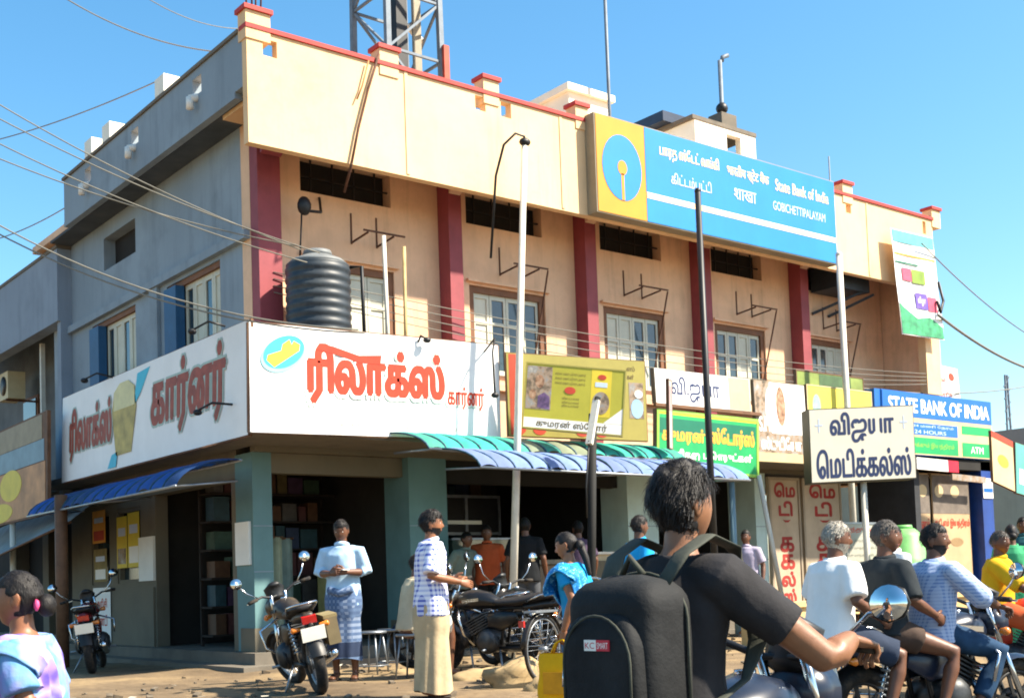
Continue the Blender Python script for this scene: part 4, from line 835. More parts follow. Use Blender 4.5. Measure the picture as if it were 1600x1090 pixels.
holed(6.0, 11.2, .0, .62, [(8.05, 8.3, .2, .47)], -2.75, -2.4).build('wall', sandw, W); MB().box(5.95, 11.25, -2.8, -2.35, .622, .69).build('coping', sandw, W); MB().box(8.0, 8.35, -2.38, -2.36, .15, .5).build('dark_backing', darkc, W)
# rubble by the kerb
random.seed(11)
def stone(p, r_, lb, seed):
    def fn(d, q): k = 1+.35*noise.noise(d*1.6+V(seed, 0, 0))+.15*noise.noise(d*4+V(0, seed, 0)); return q*k
    o = MB().ball(p, r_, 18, 12, fn).build('broken_slab', mat('rubble', '#9a8460', .95, .2, 4, .5)); tag(o, lb, 'rubble')
pp = onZ(815, 1068, .1); stone((pp.x, pp.y, .14), (.42, .26, .2), 'large broken concrete lump in front of the parked motorcycles', 3.1)
pp = onZ(755, 1060, .1); stone((pp.x, pp.y, .11), (.38, .2, .1), 'flat broken slab left of the large lump', 6.7)
pp = onZ(640, 1050, .1); stone((pp.x, pp.y, .08), (.3, .2, .07), 'small flat slab behind the man in checks', 9.2)
pp = onZ(850, 1078, .1); stone((pp.x, pp.y, .1), (.2, .14, .12), 'small rough stone right of the large lump', 1.4)
# steel stools before the corner shop
def stool(px, py, lb):
    p = onZ(px, py, .1); o = thing('steel_stool', lb, 'stool', (p.x, p.y, gz(p.x, p.y)), .5, 'steel stools before the corner shop')
    MB().disc((0, 0, .48), (0, 0, 1), .17, .03, 24).build('seat', steel, o, False)
    for k in range(4):
        a = PI/4+k*PI/2; MB().tube([(math.cos(a)*.12, math.sin(a)*.12, .47), (math.cos(a)*.19, math.sin(a)*.19, 0)], .012, 6).build('leg', steel, o, False)
    MB().ring((0, 0, .1), (0, 0, 1), .18, .008, 24, 5).build('foot_ring', steel, o, False)
stool(583, 1052, 'left steel stool before the corner shop'); stool(613, 1046, 'right steel stool next to the seated man')

# loose grit and scraps on the shoulder of the road
random.seed(21); gm_ = [MB(), MB()]
for k in range(900):
    x, y = random.uniform(-6, 14), random.uniform(-6.4, .35); r_ = random.choice((.008, .012, .018, .03)); zz = gz(x, y)+.02*noise.noise(V(x*.9, y*.9, 0)); a = random.uniform(0, 3)
    gm_[0].obox((x, y, zz+r_*.3), ((math.cos(a), math.sin(a), .3), (-math.sin(a), math.cos(a), .1), (0, -.2, 1)), (r_*random.uniform(.8, 1.6), r_, r_*.7))
tag(gm_[0].build('gravel', mat('gravel_stone', '#6a5f50', .9, .3, 12, .2)), 'loose gravel and stones scattered on the dirt shoulder', 'gravel', kind='stuff')
for k in range(70):
    x, y = random.uniform(-5, 12), random.uniform(-5.8, .3); a = random.uniform(0, 6); s_ = random.uniform(.025, .07); zz = gz(x, y)+.03
    gm_[1].add([(x+s_*math.cos(a+q), y+s_*.7*math.sin(a+q), zz+random.uniform(0, .03)) for q in (0, 1.5, 3.1, 4.7)], [(0, 1, 2, 3)])
tag(gm_[1].build('litter', mat('scrap_paper', '#b0a898', .8, .4, 3, .1)), 'small paper and plastic scraps lying on the dirt', 'litter', kind='stuff')
# ------------------------------------------------------------------ motorcycles (x forward, z up, origin on the ground between the wheels)
platem = mat('number_plate', '#e8e4d6', .5, .05, 4, 0); tailm = glassmat('tail_red', '#b01818', .2); amber = glassmat('indicator_amber', '#d8781c', .2); mglass = mat('mirror_glass', '#dfe4e4', .06, .02, 4, 0, metal=1)
def motorcycle(label, loc, heading, paint, lean=0., steer=0., plate=None, guard=True, rack_bag=False, group=None, alloy=True, steerbar=None, mirror_l=.2):
    z0 = gz(loc[0], loc[1]) if len(loc) < 3 else loc[2]
    o = thing('motorcycle', label, 'motorcycle', (loc[0], loc[1], z0), heading, group, rx=lean)
    def bld(m, n, mt, par=None): return m.build(n, mt, par or o, False)
    WR = .30; xr, xf = -.62, .68
    st = Matrix.Rotation(steer, 4, V(-.42, 0, .9)); piv = V(.42, 0, .8)
    def S(p): return piv+st @ (Vector(p)-piv)
    for nm, x, sx in (('front_wheel', xf, True), ('rear_wheel', xr, False)):
        T_ = S if sx else (lambda p: Vector(p)); c = T_((x, 0, WR)); ax = (T_((x, 1, WR))-c).normalized()
        wl = bld(MB().ring(c, ax, WR-.045, .045 if sx else .055, 40, 10, 1.0), nm, rubber)
        m = MB(); m.ring(c, ax, WR-.095, .018, 36, 6, 1.6); m.disc(c, ax, .055, .11, 16)
        f_ = ax.orthogonal().normalized(); g_ = ax.cross(f_)
        for k in range(6 if alloy else 18):
            a = 2*PI*k/(6 if alloy else 18); d = f_*math.cos(a)+g_*math.sin(a); m.bar(c+d*.04, c+d*(WR-.1), .026 if alloy else .006, .012 if alloy else .006, ax)
        bld(m, 'rim', black if alloy else steel, wl); bld(MB().disc(c+ax*.05, ax, .09, .012, 20), 'brake_disc', engm, wl)
        m = MB(); n = 12; a0, a1 = (R(20), R(150)) if sx else (R(15), R(140)); pts = []
        for k in range(n+1):
            a = a0+(a1-a0)*k/n; pts.append(T_((x+math.cos(a if not sx else a)*(WR+.035)*(1 if sx else 1), 0, WR+math.sin(a)*(WR+.035))) if sx else Vector((x-math.cos(a)*(WR+.04)*1.0, 0, WR+math.sin(a)*(WR+.04))))
        vs = []
        for k, p in enumerate(pts):
            for t in (-1, -.5, 0, .5, 1): vs.append(p+ax*(.075*t)-(p-c).normalized()*(.03*t*t))
        m.smooth = True; m.add(vs, [[i*5+j, (i+1)*5+j, (i+1)*5+j+1, i*5+j+1] for i in range(n) for j in range(4)]); bld(m, 'front_mudguard' if sx else 'rear_mudguard', paint if sx else blackpl)
    # fork, handlebar, headlight
    m = MB()
    for y in (-.085, .085): m.tube([S((xf, y, WR)), S((xf-.17, y, .70))], .022, 8); m.tube([S((xf-.16, y, .66)), S((xf-.29, y, 1.0))], .017, 8)
    bld(m, 'fork', chrome)
    m = MB(); m.tube([S((.33, -.37, 1.02)), S((.36, -.2, 1.03)), S((.40, -.08, .98)), S((.40, .08, .98)), S((.36, .2, 1.03)), S((.33, .37, 1.02))], .013, 8); hb = bld(m, 'handlebar', steerbar or black)
    for y in (-1, 1):
        bld(MB().tube([S((.325, y*.38, 1.02)), S((.34, y*.27, 1.025))], .019, 10), 'grip', rubber, hb); bld(MB().bar(S((.40, y*.36, 1.01)), S((.40, y*.2, 1.02)), .014), 'lever', chrome, hb)
        bld(MB().tube([S((.36, y*.24, 1.03)), S((.37, y*.34, 1.12)), S((.36, y*.40, 1.02+mirror_l))], .007, 6), 'mirror_stalk', chrome, hb)
        c = S((.36, y*.42, 1.05+mirror_l)); fw = (S((1, 0, 0))-S((0, 0, 0))).normalized(); md = (fw*-.96+V(0, 0, .12)).normalized()
        mr = bld(MB().loft([c+md*-.03, c, c+md*.012], [(.035, .04), (.058, .066), (.06, .068)], 8, side=(0, 0, 1), rnd=False), 'mirror', blackpl)
        bld(MB().loft([c+md*.0125, c+md*.0145], [(.054, .062), (.054, .062)], 16, side=(0, 0, 1), rnd=False), 'mirror_glass', mglass, mr)
        bld(MB().loft([S((.47, y*.13, .80)), S((.46, y*.19, .80))], [.02, .03], 10), 'indicator', amber); bld(MB().loft([(-.78, y*.1, .66), (-.79, y*.17, .66)], [.018, .028], 10), 'indicator', amber)
    h = S((.50, 0, .86)); fd = (S((1.5, 0, .86))-h).normalized()
    hl = bld(MB().loft([h-fd*.1, h-fd*.03, h+fd*.05], [(.07, .08), (.105, .115), (.11, .12)], 18, rnd=False), 'headlight', paint); bld(MB().loft([h+fd*.051, h+fd*.066], [(.10, .11), (.06, .07)], 18, rnd=False), 'headlight_glass', glassmat('lamp_glass', '#c9d0d2', .05) if 'lamp_glass' not in bpy.data.materials else bpy.data.materials['lamp_glass'], hl)
    bld(MB().loft([h+V(-.06, 0, .1), h+V(-.02, 0, .2), h+V(-.08, 0, .24)], [(.09, .06), (.11, .05), (.06, .03)], 14, side=(0, 1, 0)), 'instrument_cowl', blackpl)
    # frame, engine, tank, seat
    m = MB(); m.tube([(.40, 0, .86), (.30, 0, .62), (.22, 0, .36), (-.15, 0, .27)], .022, 8); m.tube([(.40, 0, .86), (-.1, 0, .72), (-.7, 0, .74)], .02, 8)
    for y in (-.1, .1): m.tube([(-.1, y, .30), (xr, y*.9, WR)], .02, 8); m.tube([(-.12, y, .34), (-.2, y, .70)], .018, 8)
    bld(m, 'frame', black)
    m = MB(); m.loft([(.02, -.15, .38), (.02, .15, .38)], [(.13, .14), (.13, .14)], 18, side=(1, 0, 0)); m.loft([(.10, 0, .44), (.20, 0, .64)], [(.085, .085), (.075, .075)], 12)
    e = bld(m, 'engine', engm)
    for k in range(6): t = .2+.13*k; bld(MB().obox(V(.10, 0, .46).lerp(V(.20, 0, .66), t), (V(.1, 0, .2), V(0, 1, 0), V(.2, 0, -.1)), (.006, .12, .12)), 'cooling_fin', engm, e)
    for y in (-1, 1): bld(MB().disc((-.02, y*.17, .36), (0, 1, 0), .1, .03, 18), 'engine_cover', black, e)
    tk_ = bld(MB().loft([(.38, 0, .80), (.32, 0, .82), (.20, 0, .835), (.04, 0, .815), (-.08, 0, .78)], [(.08, .07), (.125, .10), (.145, .115), (.125, .095), (.08, .06)], 20, side=(0, 1, 0)), 'fuel_tank', paint)
    bld(MB().disc((.2, 0, .945), (0, 0, 1), .035, .02, 16), 'fuel_cap', chrome, tk_)
    for y in (-1, 1): bld(MB().obox((.2, y*.142, .83), ((1, 0, -.1), (0, 0, 1), (0, 1, 0)), (.1, .018, .004)), 'tank_badge', chrome, tk_); bld(MB().loft([(.0, y*.12, .60), (-.15, y*.13, .60), (-.32, y*.11, .64)], [(.09, .02), (.11, .03), (.05, .02)], 12, side=(0, 0, 1)), 'side_panel', paint)
    bld(MB().loft([(.02, 0, .80), (-.12, 0, .79), (-.34, 0, .80), (-.56, 0, .84), (-.74, 0, .85)], [(.07, .03), (.12, .045), (.13, .05), (.125, .05), (.09, .03)], 16, side=(0, 1, 0)), 'seat', mat('seat_vinyl', '#1c1b1c', .6, .1, 10, .15))
    bld(MB().loft([(-.40, 0, .735), (-.62, 0, .76), (-.80, 0, .77)], [(.09, .05), (.095, .06), (.06, .035)], 14, side=(0, 1, 0)), 'tail_cowl', paint)
    tl_ = bld(MB().obox((-.825, 0, .735), ((1, 0, .25), (0, 1, 0), (-.25, 0, 1)), (.02, .07, .035)), 'tail_light', tailm)
    m = MB(); m.tube([(-.45, .13, .80), (-.62, .15, .87), (-.82, .1, .89), (-.84, 0, .89), (-.82, -.1, .89), (-.62, -.15, .87), (-.45, -.13, .80)], .011, 8); bld(m, 'grab_rail', chrome)
    pb2 = bld(MB().obox((-.90, 0, .60), ((1, 0, .22), (0, 1, 0), (-.22, 0, 1)), (.004, .115, .065)), 'number_plate', platem)
    class _T: pass
    if plate: vs, fs = glyphs(plate, 0)
    else: vs, fs = [], []
    m = MB(); ux, uz = V(0, -1, 0), V(-.22, 0, 1).normalized(); nn = V(-1, 0, -.22).normalized()
    m.add([V(-.90, 0, .60)+nn*.0055+ux*(.19*(x-.5))+uz*(.075*(y-.5)) for x, y in vs], fs)
    if plate: bld(m, 'plate_lettering', navy, pb2)
    bld(MB().bar((-.80, 0, .68), (-.875, 0, .60), .09, .01, (0, 1, 0)), 'plate_bracket', blackpl)
    for y in (-.13, .13):
        m = MB(); m.tube([(-.48, y, .72), (xr+.02, y, WR+.04)], .014, 8); sh = bld(m, 'shock_absorber', chrome); m = MB()
        for k in range(7): t = .15+.1*k; m.ring(V(-.48, y, .72).lerp(V(xr+.02, y, WR+.04), t), V(-.12, 0, -.4), .028, .007, 14, 5)
        bld(m, 'spring', steel, sh)
    m = MB(); m.loft([(.2, -.1, .5), (.26, -.14, .36), (.15, -.17, .24), (-.1, -.18, .24)], [.02]*4, 10, rnd=False); m.loft([(-.1, -.18, .24), (-.2, -.185, .26), (-.7, -.19, .36)], [.03, .045, .045], 14); bld(m, 'exhaust_pipe', chrome)
    if guard:
        m = MB()
        for k in range(5): z = .30+.075*k; m.tube([(-.36, .2, z+.02), (-.6, .23, z+.04), (-.80, .2, z+.06)], .006, 5)
        for x in (-.40, -.6, -.78): m.tube([(x, .2, .3), (x-.03, .2, .66)], .007, 5)
        bld(m, 'saree_guard', chrome)
    m = MB(); m.tube([(.02, -.3, .30), (.02, .3, .30)], .014, 8); m.tube([(-.1, .1, .3), (-.2, .28, .02)], .013, 6); bld(m, 'footrest', steel)
    m = MB(); m.tube([(.24, -.28, .48), (.28, -.3, .66), (.36, -.1, .74), (.36, .1, .74), (.28, .3, .66), (.24, .28, .48), (.2, .1, .34)], .013, 8); bld(m, 'crash_guard', chrome)
    if rack_bag:
        for y in (-1,): bld(MB().obox((-.57, y*.22, .58), ((1, 0, .05), (0, 1, 0), (-.05, 0, 1)), (.17, .06, .13)), 'pannier_bag', mat('khaki_bag', '#6e6248', .9, .15, 6, .2)); bld(MB().obox((-.57, y*.22, .72), ((1, 0, .05), (0, 1, 0), (-.05, 0, 1)), (.175, .068, .018)), 'pannier_flap', mat('khaki_flap', '#80734f', .9, .15, 6, .2))
    return o
def cdir(r_, f_): d = _r*r_+_f*f_; return math.atan2(d.y, d.x)
blackp = mat('gloss_black_paint', '#16171a', .28, .1, 6, 0, dirt=.3, dirtcol='#5a4e3e'); bluebl = mat('blue_black_paint', '#182234', .28, .1, 6, 0, dirt=.25, dirtcol='#4a463e'); maroon = mat('maroon_paint', '#5a1418', .25, .1, 6, 0); redbk = mat('bike_red_paint', '#a02a18', .3, .1, 6, 0); silver = mat('silver_paint', '#9aa0a4', .3, .05, 6, 0, metal=.6)
p = onZ(474, 1082, .1); motorcycle('dusty motorcycle with khaki pannier and white plate parked before corner shop', (p.x+.25, p.y+.35), cdir(-.36, .93), mat('dusty_brown_black', '#241f1b', .45, .2, 6, .05, dirt=.6, dirtcol='#7a6648'), lean=-.2, steer=.35, rack_bag=True, guard=False, alloy=False)
p = at(775, 1030, 13.3); motorcycle('black motorcycle with chrome guard and white plate parked side on', (p.x, p.y), cdir(-.93, .36), blackp, lean=-.08, steer=.2, plate='2785-55', guard=True, alloy=True)
p = at(730, 1020, 14.3); motorcycle('dark motorcycle half hidden behind man in checks', (p.x, p.y), cdir(-.93, .36), bluebl, lean=-.1, steer=.3, alloy=True, mirror_l=.28)
p = at(838, 1015, 14.4); motorcycle('black motorcycle parked second behind the side on one', (p.x, p.y), cdir(-.75, .66), blackp, lean=-.1, steer=-.2, alloy=False, mirror_l=.25)
p = onZ(140, 1050, .1); motorcycle('parked motorcycle with red tail in the lane shade', (p.x+.2, p.y+.3), cdir(-.25, .97), maroon, lean=-.12, steer=.3, guard=False, rack_bag=False)
# bicycle behind the woman with the bag
p = at(893, 1020, 12.2)
bc = thing('bicycle', 'old bicycle standing behind the woman with yellow bag', 'bicycle', (p.x, p.y, gz(p.x, p.y)), cdir(.55, .83))
for nm, x in (('rear_wheel', -.53), ('front_wheel', .53)):
    wl = MB().ring((x, 0, .34), (0, 1, 0), .32, .018, 44, 8).build(nm, rubber, bc, False); m = MB(); m.ring((x, 0, .34), (0, 1, 0), .295, .010, 40, 6); m.disc((x, 0, .34), (0, 1, 0), .03, .08, 12)
    for k in range(16): a = 2*PI*k/16; m.tube([(x, .03*(-1)**k, .34), (x+.29*math.cos(a), 0, .34+.29*math.sin(a))], .002, 4)
    m.build('rim', steel, wl, False)
    m = MB(); pts = [V(x+.36*math.cos(R(a)), 0, .34+.36*math.sin(R(a))) for a in range(20 if x > 0 else 30, 176, 12)]; m.loft(pts, [(.006, .03)]*len(pts), 8, rnd=False); m.build('mudguard', black, bc, False)
m = MB(); m.tube([(.40, 0, .85), (-.1, 0, .82), (-.1, 0, .30), (.38, 0, .74)], .015, 8); m.tube([(-.1, 0, .3), (-.53, 0, .34), (-.12, 0, .78)], .012, 8); m.tube([(.53, 0, .34), (.46, 0, .6), (.38, 0, .98)], .015, 8); m.build('frame', black, bc, False)
MB().tube([(.28, -.27, .98), (.38, -.1, 1.02), (.38, .1, 1.02), (.28, .27, .98)], .012, 8).build('handlebar', chrome, bc, False); MB().loft([(-.26, 0, .93), (-.12, 0, .94), (.02, 0, .93)], [(.1, .04), (.08, .035), (.03, .02)], 12, side=(0, 1, 0)).build('saddle', wood, bc, False)
m = MB(); m.box(-.75, -.35, -.07, .07, .70, .72); m.build('carrier', steel, bc, False); MB().disc((-.1, .05, .3), (0, 1, 0), .09, .01, 20).build('chainring', steel, bc, False); MB().obox((-.9, 0, .60), ((1, 0, 0), (0, 1, 0), (0, 0, 1)), (.012, .03, .03)).build('reflector', tailm, bc, False)
# ------------------------------------------------------------------ people
def skinmat(name, c):
    s = NT(name); o = s.mapping((1, 1, 1)); cc = hx(c); n = s.noise(o, 14, 5)
    k = s.ramp(n, [(.3, tuple(x*.82 for x in cc[:3])), (.7, tuple(x*1.1 for x in cc[:3]))]); s.bump(s.noise(o, 160, 3), .12, .003); s.fin(k, .48, 0, .45)
    s.b.inputs['Subsurface Weight'].default_value = .06; s.b.inputs['Subsurface Radius'].default_value = (.012, .005, .003); return s.m
SK = [skinmat('skin_brown', '#8a5a3c'), skinmat('skin_dark', '#64402c'), skinmat('skin_tan', '#845a3e')]
eyew = mat('eye_white', '#d8d2c8', .3, .02, 3, 0); eyed = mat('eye_dark', '#120c0a', .2, .05, 3, 0); lipm = mat('lip', '#6a3a30', .5, .1, 10, 0)
def hairmat(name, c):
    s = NT(name); o = s.mapping((1, 1, 1)); cc = hx(c); n = s.noise(s.mapping((30, 30, 6)), 4, 4)
    k = s.ramp(n, [(.3, tuple(x*.5 for x in cc[:3])), (.75, tuple(min(1, x*1.7) for x in cc[:3]))]); s.bump(n, .5, .008); return s.fin(k, .55, 0, .3)
HK = hairmat('hair_black', '#15110f'); HG = hairmat('hair_grey', '#8d877c'); HS = hairmat('hair_salt', '#4a4540')
def cloth(name, c, var=.1, scale=6., bump=.35, rough=.85):
    return mat('cloth_'+name, c, rough, var, scale, bump, bscale=26, spec=.2)
def checks(name, base, c1, c2, f=34., wd=.5):
    s = NT('cloth_'+name); sep = s.n('ShaderNodeSeparateXYZ'); s.l(s.tc.outputs['Object'], sep.inputs[0])
    ang = s.math('ARCTAN2', sep.outputs[1], sep.outputs[0])
    a = s.math('FRACT', s.math('MULTIPLY', s.math('ADD', sep.outputs[0], sep.outputs[1]), f)); b_ = s.math('FRACT', s.math('MULTIPLY', sep.outputs[2], f))
    A = s.math('LESS_THAN', a, wd); Bq = s.math('LESS_THAN', b_, wd)
    k = s.mix(s.math('MULTIPLY', s.math('ADD', A, Bq), .5), hx(base), hx(c1)); k = s.mix(s.math('MULTIPLY', s.math('MULTIPLY', A, Bq), .8), k, hx(c2)); s.bump(s.noise(s.mapping((1, 1, 1)), 22, 4), .35, .01); return s.fin(k, .85, 0, .2)
def floral(name, stops, scale):
    s = NT('cloth_'+name); v = s.n('ShaderNodeTexVoronoi'); v.inputs['Scale'].default_value = scale; o = s.mapping((1, 1, 1)); nz = s.n('ShaderNodeTexNoise'); nz.inputs['Scale'].default_value = scale*.8; s.l(o, nz.inputs['Vector'])
    w_ = s.mix(.25, o, nz.outputs['Color']); s.l(w_, v.inputs['Vector']); k = s.ramp(v.outputs['Distance'], [(p, hx(c)) for p, c in stops]); n = s.noise(o, scale*.6, 3)
    k = s.mix(s.ramp(n, [(.5, (0, 0, 0)), (.6, (1, 1, 1))]), k, hx(stops[-1][1])); s.bump(s.noise(o, 20, 4), .35, .01); return s.fin(k, .7, 0, .3)

def remesh(o, vox, sm=2):
    md = o.modifiers.new('r', 'REMESH'); md.mode = 'VOXEL'; md.voxel_size = vox; md.use_smooth_shade = True
    if sm: q = o.modifiers.new('s', 'SMOOTH'); q.factor = .5; q.iterations = sm
    par = o.parent; o.parent = None; col.objects.unlink(o); me = evalmesh(o); col.objects.link(o); o.parent = par; o.modifiers.clear(); old = o.data; ms = list(old.materials); o.data = me; bpy.data.meshes.remove(old)
    me.materials.clear()
    for x in ms: me.materials.append(x)
    me.polygons.foreach_set('use_smooth', [True]*len(me.polygons)); me.polygons.foreach_set('material_index', [0]*len(me.polygons)); return o
def wrinkle(o, amp=.008, f=9., seed=0.):
    me = o.data; N = len(me.vertices); co = [0.]*(3*N); no = [0.]*(3*N); me.vertices.foreach_get('co', co); me.vertices.foreach_get('normal', no)
    for i in range(0, 3*N, 3):
        x, y, z = co[i:i+3]; k = amp*(noise.noise((x*f, y*f, z*f*.6+seed))+.5*noise.noise((x*f*2.3+seed, y*f*2.3, z*f*1.2)))
        co[i] += no[i]*k; co[i+1] += no[i+1]*k; co[i+2] += no[i+2]*k
    me.vertices.foreach_set('co', co); me.update()
def head_fn(d, p):
    """unit direction -> point of a head; x forward, z up, origin between the ears"""
    x, y, z = d.x*.097, d.y*.074, d.z*.117
    if d.z < 0:
        t = -d.z; y *= 1-.30*t*t; x = x*(1-.18*t)+.020*t if d.x > 0 else x*(1-.50*t)+.012*t
    elif d.x < 0: x *= 1.06
    if d.x > .2:
        x -= .006*max(0, 1-abs(d.z-.12)/.16)*max(0, 1-abs(abs(d.y)-.36)/.24)*1.5      # eye sockets
        x += .006*max(0, 1-abs(d.z-.30)/.14)*max(0, 1-abs(d.y)/.7)                    # brow
        nz = (d.z+.12)
        x += .026*max(0, 1-abs(d.y)/.17)*max(0, 1-abs(nz)/(.30 if nz > 0 else .12))    # nose
        x += .007*max(0, 1-abs(d.z+.46)/.10)*max(0, 1-abs(d.y)/.36)                   # lips
        x += .009*max(0, 1-abs(d.z+.80)/.22)*max(0, 1-abs(d.y)/.5)                    # chin
    return V(x, y, z)
def hand(m, wr, dr, up, s_, curl, side):
    """palm, four unequal bent fingers and a thumb leaving the side of the palm"""
    dr = dr.normalized(); lat = (up-dr*up.dot(dr)); lat = lat.normalized() if lat.length > .05 else dr.orthogonal().normalized(); nrm = dr.cross(lat).normalized()*side
    m.loft([wr-dr*.02*s_, wr+dr*.02*s_, wr+dr*.06*s_, wr+dr*.09*s_], [(.026*s_, .020*s_), (.034*s_, .018*s_), (.041*s_, .016*s_), (.038*s_, .013*s_)], 12, side=lat)
    for k, (off, ln) in enumerate(((.030, .072), (.011, .082), (-.010, .076), (-.028, .058))):
        p = wr+dr*.088*s_+lat*off*s_; d = dr.copy(); pts = [p-dr*.02*s_, p]
        for seg in (.45, .32, .23): d = (Matrix.Rotation(curl*(.75 if seg > .4 else 1.0), 3, d.cross(nrm)) @ d).normalized() if curl else d; p = p+d*ln*seg*s_; pts.append(p)
        m.loft(pts, [.0095*s_, .0095*s_, .0088*s_, .008*s_, .007*s_], 8)
    b0 = wr+dr*.02*s_+lat*.030*s_; d = (dr*.7+lat*.7+nrm*.25).normalized(); p1 = b0+d*.035*s_; d2 = (dr*.9+lat*.25+nrm*.4*(1+curl)).normalized()
    m.loft([b0-d*.012*s_, b0, p1, p1+d2*.03*s_, p1+d2*.052*s_], [.013*s_, .013*s_, .0115*s_, .010*s_, .008*s_], 8)

TORSO = [(-.10, .168, .125), (0, .166, .122), (.14, .148, .108), (.28, .168, .118), (.38, .172, .112), (.44, .13, .085), (.49, .064, .060)]
def person(label, loc, heading, J, skin=0, hair=('short', HK), wear=(), s=1., look=(0, 0), fine=False, group=None, arm=1., fem=False, slim=1., beard=None, barefoot=False, z=None, tilt=0):
    """J: pel (x,z), lean, el/wr/kn/an/(toe) for L,R in body space: x forward, y left"""
    zz = gz(loc[0], loc[1]) if z is None else z
    o = thing('person', label, 'person', (loc[0], loc[1], zz), heading, group); o.scale = (s, s, s)
    pel = V(J['pel'][0], 0, J['pel'][1]); ln = J.get('lean', 0); sl = J.get('slean', 0); up = V(math.sin(ln), math.sin(sl), math.cos(ln)).normalized()
    tw = J.get('twist', 0); sd = Matrix.Rotation(tw, 3, 'Z') @ V(0, 1, 0); w_ = .92 if fem else slim
    P = lambda d: pel+up*d+V(.03*d, 0, 0)
    neck = P(.50); hc = neck+(up*.62+V(.10, 0, .5)).normalized()*.135
    sh = {q: P(.425)+sd*(.175*w_*k)-up*.01 for q, k in (('L', 1), ('R', -1))}; hip = {'L': pel+V(0, .085, -.03), 'R': pel+V(0, -.085, -.03)}
    el = {q: Vector(J['el'][i]) for i, q in enumerate('LR')}; wr = {q: Vector(J['wr'][i]) for i, q in enumerate('LR')}; kn = {q: Vector(J['kn'][i]) for i, q in enumerate('LR')}; an = {q: Vector(J['an'][i]) for i, q in enumerate('LR')}
    toe = {q: (Vector(J['toe'][i]) if 'toe' in J else an[q]+V(.17, .02 if q == 'L' else -.02, -.055)) for i, q in enumerate('LR')}
    vox = .010 if fine else .015; nb = 16
    # one continuous body
    m = MB(); m.loft([P(d) for d, a, b_ in TORSO], [(a*w_*.97, b_*.95) for d, a, b_ in TORSO], 20, side=sd)
    m.loft([P(.44), neck, hc-V(0, 0, .02)], [(.07, .065), (.055*w_, .056*w_), (.053*w_, .056*w_)], 14, side=sd)
    for q in 'LR':
        k = 1 if q == 'L' else -1
        m.loft([P(.40)+sd*(.10*k), sh[q], sh[q].lerp(el[q], .5), el[q], el[q].lerp(wr[q], .35), wr[q]], [x*arm for x in (.055, .058, .050, .041, .043, .028)], 12)
        m.loft([pel+V(0, .06*k, .02), hip[q], hip[q].lerp(kn[q], .5), kn[q], kn[q].lerp(an[q], .3), an[q].lerp(kn[q], .15), an[q]], [.09, .092, .077, .055, .056, .037, .036], 14)
        hl_ = an[q]+(an[q]-toe[q]).normalized()*.04+V(0, 0, -.03); m.loft([hl_, an[q].lerp(toe[q], .35)+V(0, 0, -.02), toe[q]], [(.034, .035), (.042, .034), (.038, .018)], 12, side=(0, 1, 0))
    bo = remesh(m.build('body', SK[skin], o, False), vox, 2)
    # head and hands joined to the same mesh
    hm = MB(); rot = (Matrix.Rotation(look[0], 3, 'Z') @ Matrix.Rotation(look[1], 3, 'Y')); HV = lambda v_: hc+rot @ Vector(v_)
    nu, nw = (40, 32) if fine else (28, 22)
    hm.ball((0, 0, 0), 1, nu, nw, lambda d, p_: HV(head_fn(d, p_)))
    for k in (1, -1):
        hm.ball((0, 0, 0), 1, 10, 8, lambda d, p_, k=k: HV(V(-.004+d.x*.021-(.006 if d.z > 0 else 0), k*(.071+d.y*k*.008+.006*max(0, -d.x)), -.004+d.z*.034)))
        hm.cm = 1; hm.ball((0, 0, 0), 1, 8, 6, lambda d, p_, k=k: HV(V(.0765+d.x*.0085, k*.028+d.y*.013, .012+d.z*.008)))
        hm.cm = 2; hm.ball((0, 0, 0), 1, 8, 6, lambda d, p_, k=k: HV(V(.0832+d.x*.0030, k*.028+d.y*.0055, .012+d.z*.006)))
        hm.loft([HV((.083, k*.012, .033)), HV((.082, k*.030, .038)), HV((.070, k*.047, .031))], [(.003, .004), (.004, .005), (.002, .003)], 6); hm.cm = 0
    hm.cm = 3; hm.loft([HV((.082, .022, -.053)), HV((.093, .0, -.052)), HV((.082, -.022, -.053))], [(.002, .003), (.005, .007), (.002, .003)], 8); hm.cm = 0
    for i, q in enumerate('LR'):
        hd = J.get('hd', (None, None))[i]; dr = Vector(hd) if hd else (wr[q]-el[q]); hand(hm, wr[q], dr, Vector(J.get('hup', ((0, 0, 1), (0, 0, 1)))[i]), 1.0, J.get('curl', (.5, .5))[i], 1 if q == 'L' else -1)
    me = bo.data; bm_v = [v.co.copy() for v in me.vertices]; bm_f = [list(p_.vertices) for p_ in me.polygons]; full = MB(); full.smooth = True; full.add(bm_v, bm_f); off = len(full.v); full.v += hm.v; full.f += [[i+off for i in f] for f in hm.f]; full.mi += hm.mi; full.sm += hm.sm
    bpy.data.objects.remove(bo); bpy.data.meshes.remove(me); body = full.build('body', [SK[skin], eyew, eyed, lipm], o, False)
    # hair: shell with clumps and loose strands
    st, hmat = hair
    random.seed(len(label)*7+3)
    bush = {'short': 1.06, 'bushy': 1.17, 'crop': 1.035, 'bun': 1.05, 'plait': 1.05, 'balding': 1.03, 'big': 1.16}[st]
    def keep(d):
        if d.z < -.62 or (d.x > .32 and d.z < (.62 if st == 'balding' else .46)): return False
        if d.x > -.02 and d.z < .02+.55*max(0, d.x): return False
        if abs(d.y) > .80 and -.42 < d.z < .14 and -.30 < d.x < .35: return False
        if d.z < (-.42 if st in ('crop', 'balding') else -.60): return False
        return True
    m = MB(); nu2, nv2 = (64, 44) if fine else (40, 28); gridv = {}; vs = []; fs = []
